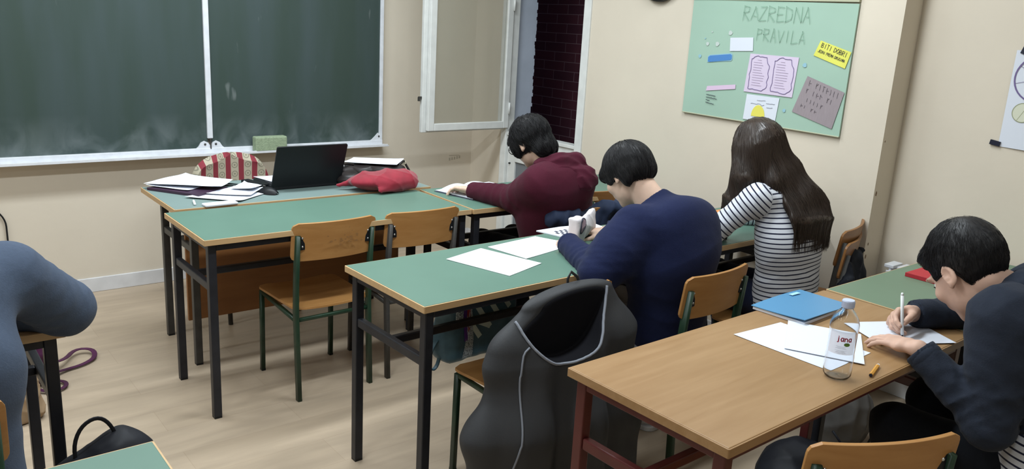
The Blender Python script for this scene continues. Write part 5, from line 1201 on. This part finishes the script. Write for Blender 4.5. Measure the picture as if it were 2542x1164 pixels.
hair_strands('hair_strands', hbf_, rt, lambda P: nz_rows(P-crown)+HB.d(0, .35, -.15), 5, .0040, M['hairblack'], tB, .00045, (.0002, .0022), 2, .18)
pd = nz((-.10, .10, .85)); gm = (er[0]*.5+tr*.5); tip = gm-pd*((gm[2]-ZD-.0045)/pd[2])
pe = thing('white_pen', 'white ballpoint pen in the right hand of the writing boy', 'pen', tuple(tip)); o_ = np.zeros(3)
MB().tube([tuple(o_), tuple(pd*.010)], [.0008, .003], 8).build('tip', M['ink'], pe, smooth=True); MB().tube([tuple(pd*.010), tuple(pd*.135)], .0048, 12).build('barrel', M['paper2'], pe, smooth=True); MB().tube([tuple(pd*.135), tuple(pd*.142)], [.0048, .003], 12).build('end_cap', M['paper2'], pe, smooth=True)

# ---------- student in the navy sweater
HN = Head((2.315, 2.130, 1.078), 4, 40, -4, 1.0)
n = dict(P=(2.37, 1.91, .50), Ch=(2.35, 1.90, .80), N_=(2.345, 2.00, .985), SL=(2.185, 1.950, .915), SR=(2.455, 1.93, .905), EL=(2.015, 1.955, .765), WL=(2.135, 2.255, .792), ER=(2.67, 2.13, .815), WR=(2.42, 2.32, .792))
hl, el_, tl_ = hand(n['WL'], (.55, .80, -.12), (.3, -.2, -.93), -1, [.55, .62, .66, .70], thumb=(.75, .3), spread=.05)
hr, er_, tr_ = hand(n['WR'], (-.75, .60, -.10), (-.1, -.2, -.95), 1, [.45, .5, .55, .6], thumb=(.75, .3), spread=.05)
kN = [(2.28, 2.33, .50), (2.46, 2.33, .50)]; fN = [(2.30, 2.12, .085), (2.46, 2.06, .085)]
tN = person('student with short black hair in a navy sweater leaning on the middle green desk', **n, head=HN, hL=hl, hR=hr, lo=(1.82, 1.65, .0), hi=(2.85, 2.50, 1.26), knees=kN, feet=fN, skin=M['skin2'])
ft = top_sdf(**n, head=HN, tw=(.175, .135, .190, .140), arm=(.092, .074, .066, .045), sh=.075, seed=207, fold=.0065, nk=(2.335, 2.04, 1.01), neckr=.066, extra=[(Ell((2.36, 1.87, .91), (.17, .085, .12)), .07), (Ell((2.12, 1.96, .82), (.10, .09, .09)), .07)])
soft('navy_sweater', ft, (1.80, 1.65, .38), (2.88, 2.42, 1.12), .0055, M['c_navy'], tN, 1)
cuff('cuff', n['EL'], n['WL'], .046, M['c_navy'], tN, .04)
legs(tN, n['P'], kN, fN, M['c_light'], M['shoe'], seed=8)
cN = [HN.box((0, .122, -.045), (.13, .050, .068), .02), HN.box((0, .045, -.075), (.13, .060, .056), .015), HN.box((0, .0, -.150), (.13, .2, .080), .015)]
hnf = Disp(hair_cap(HN, (.092, .110, .104), (0, -.012, .026), cN, [HN.ell((-.068, -.035, -.030), (.018, .025, .034)), HN.ell((0, .085, .035), (.060, .026, .045)), HN.ell((.0, -.072, -.018), (.066, .036, .045))], .008), folds(15, .0035, 13, HN.d(1, 0, .1), 4, .25))
soft('hair', hnf, HN.c-.18, HN.c+.18, .0045, M['hairblack'], tN, 1)
rt = roots_on(hnf, HN.c-.16, HN.c+.16, 5200, 3); crN = HN.w(0, -.04, .125)
hair_strands('hair_strands', hnf, rt, lambda P: nz_rows(P-crN)*.8+HN.d(0, -.05, -.9), 9, .0055, M['hairblack'], tN, .0008, (.0003, .003), 4, .10)

# ---------- student in the maroon hooded sweatshirt
HM = Head((2.468, 2.905, 1.088), 6, 32, 6, .98)
m_ = dict(P=(2.63, 2.90, .50), Ch=(2.57, 2.83, .78), N_=(2.525, 2.81, .985), SL=(2.400, 2.750, .920), SR=(2.615, 2.735, .905), EL=(2.415, 2.925, .815), WL=(2.372, 3.235, .795), ER=(2.86, 2.98, .83), WR=(2.66, 3.24, .79))
hl, q1, q2 = hand(m_['WL'], (-.42, .88, .02), (-.3, .05, -.95), -1, [.75, .62, .55, .50], thumb=(.70, .45), spread=.28, sc=1.05)
kM = [(2.50, 3.30, .50), (2.72, 3.30, .50)]; fM = [(2.50, 3.22, .085), (2.72, 3.20, .085)]
tM = person('student with glasses in a maroon hooded sweatshirt reading at the far green desk', **m_, head=HM, hL=hl, lo=(2.10, 2.55, .0), hi=(3.02, 3.46, 1.26), knees=kM, feet=fM, skin=M['skin2'])
ft = top_sdf(**m_, head=HM, tw=(.175, .135, .180, .135), arm=(.088, .078, .068, .046), sh=.070, seed=303, fold=.007, nk=(2.525, 2.83, 1.0), extra=[(Ell((2.53, 2.76, .90), (.15, .085, .12)), .07)])
soft('hooded_sweatshirt', ft, (2.16, 2.52, .40), (3.05, 3.36, 1.10), .006, M['c_maroon'], tM, 1)
hood = Disp(U([Cap((2.435, 2.80, 1.00), (2.50, 2.735, 1.015), .030, .040), Cap((2.50, 2.735, 1.015), (2.60, 2.73, 1.01), .045, .048), Cap((2.60, 2.73, 1.01), (2.635, 2.82, .985), .045, .03), Cap((2.46, 2.72, .985), (2.61, 2.665, .965), .030, .042), Ell((2.59, 2.665, .935), (.085, .05, .055), rz3(-.2))], .018), folds(78, .007, 9, (.2, .6, 1), 3, .25))
soft('hood', hood, (2.32, 2.54, .82), (2.75, 2.92, 1.10), .005, M['c_maroon'], tM, 1)
cuff('cuff', m_['EL'], m_['WL'], .045, M['c_maroon'], tM, .06)
legs(tM, m_['P'], kM, fM, M['c_dark'], M['shoed'], seed=9)
cM = [HM.box((0, .125, -.045), (.13, .052, .075), .02), HM.box((0, .045, -.125), (.13, .058, .075), .02), HM.box((0, .0, -.185), (.13, .2, .080), .015)]
hmf = Disp(hair_cap(HM, (.090, .108, .100), (0, -.010, .030), cM, [HM.ell((-.050, .045, -.0), (.036, .040, .055)), HM.ell((0, .085, .035), (.058, .026, .042)), HM.ell((0, -.070, -.055), (.070, .045, .055))], .01), folds(16, .007, 11, HM.d(1, 0, .1), 4, .4))
soft('hair', hmf, HM.c-.19, HM.c+.19, .005, M['hairblack'], tM, 1)
rt = roots_on(hmf, HM.c-.17, HM.c+.17, 4200, 5); crM = HM.w(0, -.03, .125)
hair_strands('hair_strands', hmf, rt, lambda P: nz_rows(P-crM)*.8+HM.d(0, -.2, -.8), 9, .006, M['hairblack'], tM, .0009, (.0005, .007), 6, .30)
om = np.array(tM.location)
for sx_ in (-1, 1):
    rim = [tuple(HM.w(sx_*.034+.024*math.cos(a), .108-.02*abs(.034+sx_*.024*math.cos(a)-.034)*4*0, .004+.019*math.sin(a))-om) for a in [2*PI*k/24 for k in range(24)]]
    MB().tube(rim, .0018, 6, closed=True).build('glasses_rim', M['black'], tM, smooth=True)
    MB().tube([tuple(HM.w(sx_*.058, .106, .008)-om), tuple(HM.w(sx_*.074, .07, .008)-om), tuple(HM.w(sx_*.080, -.01, .006)-om)], .0016, 6).build('glasses_temple', M['black'], tM, smooth=True)
    MB().add([tuple(HM.w(sx_*.034+.023*math.cos(a), .108, .004+.018*math.sin(a))-om) for a in [2*PI*k/20 for k in range(20)]], [tuple(range(20))]).build('glasses_lens', mat('lens', (.75, .8, .85), .05, .6, alpha=.25), tM)
MB().tube([tuple(HM.w(-.010, .108, .006)-om), tuple(HM.w(0, .112, .009)-om), tuple(HM.w(.010, .108, .006)-om)], .0016, 6).build('glasses_bridge', M['black'], tM, smooth=True)

# ---------- long haired student in the striped shirt
HG = Head((2.985, 2.025, 1.168), 0, 24, 4, .98)
g = dict(P=(3.11, 1.87, .50), Ch=(3.08, 1.86, .80), N_=(3.04, 1.94, 1.04), SL=(2.885, 1.925, .975), SR=(3.175, 1.90, .975), EL=(2.79, 2.055, .805), WL=(2.905, 2.265, .79), ER=(3.36, 2.10, .805), WR=(3.16, 2.28, .79))
hl, q1, q2 = hand(g['WL'], (.45, .85, -.1), (.2, -.1, -.95), -1, [.5, .5, .55, .6], thumb=(.7, .3))
hr, q1, q2 = hand(g['WR'], (-.60, .75, -.1), (-.1, -.1, -.97), 1, [.5, .5, .55, .6], thumb=(.7, .3))
kG = [(3.02, 2.30, .50), (3.20, 2.30, .50)]; fG = [(3.02, 2.22, .085), (3.20, 2.20, .085)]
tG = person('student with long dark brown hair in a white shirt with thin navy stripes', **g, head=HG, hL=hl, hR=hr, lo=(2.62, 1.62, .0), hi=(3.56, 2.50, 1.34), knees=kG, feet=fG, skin=M['skin2'])
ft = top_sdf(**g, head=HG, tw=(.178, .125, .165, .110), arm=(.060, .053, .050, .038), sh=.050, seed=400, fold=.007, nk=(3.035, 1.95, 1.06))
seg = [(A(*g['SL']), A(*g['EL']), A(*g['WL'])), (A(*g['SR']), A(*g['ER']), A(*g['WR']))]
wf = folds(410, .016, 3.2, (.2, .2, 1), 3, .5, [(A(*g['P'])+A(0, 0, .10), .17, 1)])
def gat(V):
    out = V[:, 2]+.010*np.sin(V[:, 0]*7+1)+.05*(V[:, 1]-1.86)+wf(V)
    tors = np.abs(V[:, 0]-3.06)-.135-.02*0
    for S_, E_, W_ in seg:
        d1 = Cap(S_, E_, .062, .054)(V); d2 = Cap(E_, W_, .05, .038)(V); L1 = np.linalg.norm(E_-S_); L2 = np.linalg.norm(W_-E_)
        t1 = (V-S_)@(E_-S_)/L1; t2 = L1+(V-E_)@(W_-E_)/L2
        arm = np.minimum(d1, d2) < .016; sideways = (np.abs(V[:, 0]-3.045) > .150)
        v = np.where(d2 < d1, np.maximum(t2, L1-.03), t1)
        out = np.where(arm & sideways, -v+.5, out)
    return out
soft('striped_shirt', ft, (2.68, 1.66, .40), (3.50, 2.36, 1.12), .0042, M['stripes'], tG, 1, attr=gat)
legs(tG, g['P'], kG, fG, M['c_jeans'], M['shoed'], seed=12)
def hw(*p): return tuple(HG.w(*p))
X1 = (1, -.15, 0)
mass = U([HG.ell((0, -.014, .030), (.088, .108, .098)), (ECap(hw(.0, -.050, .0), (3.02, 1.905, 1.07), (.090, .065), (.098, .045), X1), .05), (ECap((3.02, 1.905, 1.07), (3.070, 1.815, .97), (.105, .042), (.108, .030), X1), .04),
          (ECap((3.070, 1.815, .97), (3.068, 1.758, .90), (.103, .030), (.102, .022), X1), .03), (ECap((3.068, 1.758, .90), (3.060, 1.742, .80), (.100, .020), (.092, .005), X1), .02),
          (ECap((3.09, 1.84, 1.00), (3.150, 1.815, .950), (.05, .040), (.045, .030), (0, 1, 0)), .05), (ECap(hw(-.060, .01, -.00), (2.895, 2.005, 1.05), (.040, .070), (.045, .060), X1), .04), (ECap((2.895, 2.005, 1.05), (2.872, 2.04, .95), (.032, .050), (.018, .035), X1), .03), (ECap((2.872, 2.06, .95), (2.900, 2.09, .70), (.014, .026), (.008, .014), X1), .02)], .03)
mass = Cut(mass, HG.box((0, .13, -.06), (.065, .06, .10), .02), .01)
gf = Disp(mass, folds(420, .0022, 12, (1, .3, .0), 4, .06))
soft('hair', gf, (2.80, 1.68, .64), (3.30, 2.22, 1.32), .005, M['hairbrown'], tG, 1)
rt = roots_on(gf, A(2.82, 1.70, .80), A(3.28, 2.2, 1.31), 9000, 7)
crG = HG.w(0, -.01, .13)
def gflow(P, zf=None):
    z = P[:, 2]; v = np.zeros_like(P); v[:, 2] = -1
    v[:, 0] = np.where(P[:, 0] < 2.93, -.05, np.where(z > .95, .34, .0)); v[:, 1] = np.where(z > .9, -.35, -.05)
    v[:, 0] += np.where(z < .93, -(P[:, 0]-3.055)*1.3, 0)*(P[:, 0] > 2.95)
    up_ = np.clip((z-1.20)/.06, 0, 1)[:, None]
    return v*(1-up_)+(nz_rows(P-crG)+A(0, 0, -.25))*up_
hair_strands('hair_strands', gf, rt, gflow, 22, .0105, M['hairbrown'], tG, .0008, (.0002, .002), 8, .025, zfree=.84, sm=8, zstop=.765)

# ---------- student at the left edge
HL = Head((.02, 2.36, 1.10), 0, 35, 0, 1.0)
l = dict(P=(.035, 2.06, .50), Ch=(.035, 2.06, .80), N_=(.04, 2.22, 1.02), SL=(-.13, 2.19, .95), SR=(.235, 2.215, .955), EL=(-.30, 2.38, .82), WL=(-.05, 2.50, .79), ER=(.372, 2.335, .812), WR=(.10, 2.50, .79))
hl, q1, q2 = hand(l['WL'], (.8, .5, -.1), (0, -.1, -.97), -1, [.4]*4); hr, q1, q2 = hand(l['WR'], (-.8, .5, -.1), (0, -.1, -.97), 1, [.4]*4)
kL = [(-.06, 2.50, .50), (.13, 2.50, .50)]; fL = [(-.06, 2.42, .085), (.13, 2.40, .085)]
tL = person('student in a grey-blue sweatshirt cut off by the left edge, elbow on the desk', **l, head=HL, hL=hl, hR=hr, lo=(-.45, 1.80, .0), hi=(.55, 2.70, 1.28), knees=kL, feet=fL, h=.006)
ft = top_sdf(**l, head=HL, tw=(.185, .135, .185, .140), arm=(.085, .078, .072, .048), sh=.075, seed=503, fold=.006, hem=.04, extra=[(Ell((.05, 2.13, .93), (.17, .09, .12)), .07)])
soft('grey_blue_sweatshirt', ft, (-.45, 1.78, .34), (.55, 2.62, 1.12), .006, M['c_left'], tL, 1)
hd = U([Cap((-.05, 2.14, 1.03), (.13, 2.14, 1.02), .05, .05), Ell((.05, 2.07, .96), (.12, .05, .09)), Cap((.13, 2.14, 1.02), (.20, 2.19, 1.0), .045, .04)], .03)
soft('hood', Disp(hd, folds(79, .003, 7)), (-.22, 1.95, .8), (.34, 2.28, 1.14), .007, M['c_left'], tL, 1)
legs(tL, l['P'], kL, fL, M['c_jeans'], M['shoed'], seed=14)
hlf = hair_cap(HL, (.086, .106, .10), (0, -.012, .034), [HL.box((0, .115, -.02), (.12, .062, .07), .02), HL.box((0, .045, -.075), (.12, .062, .060), .015), HL.box((0, .0, -.155), (.12, .2, .075), .015)])
soft('hair', hlf, HL.c-.18, HL.c+.18, .006, M['hairbrown'], tL, 1)
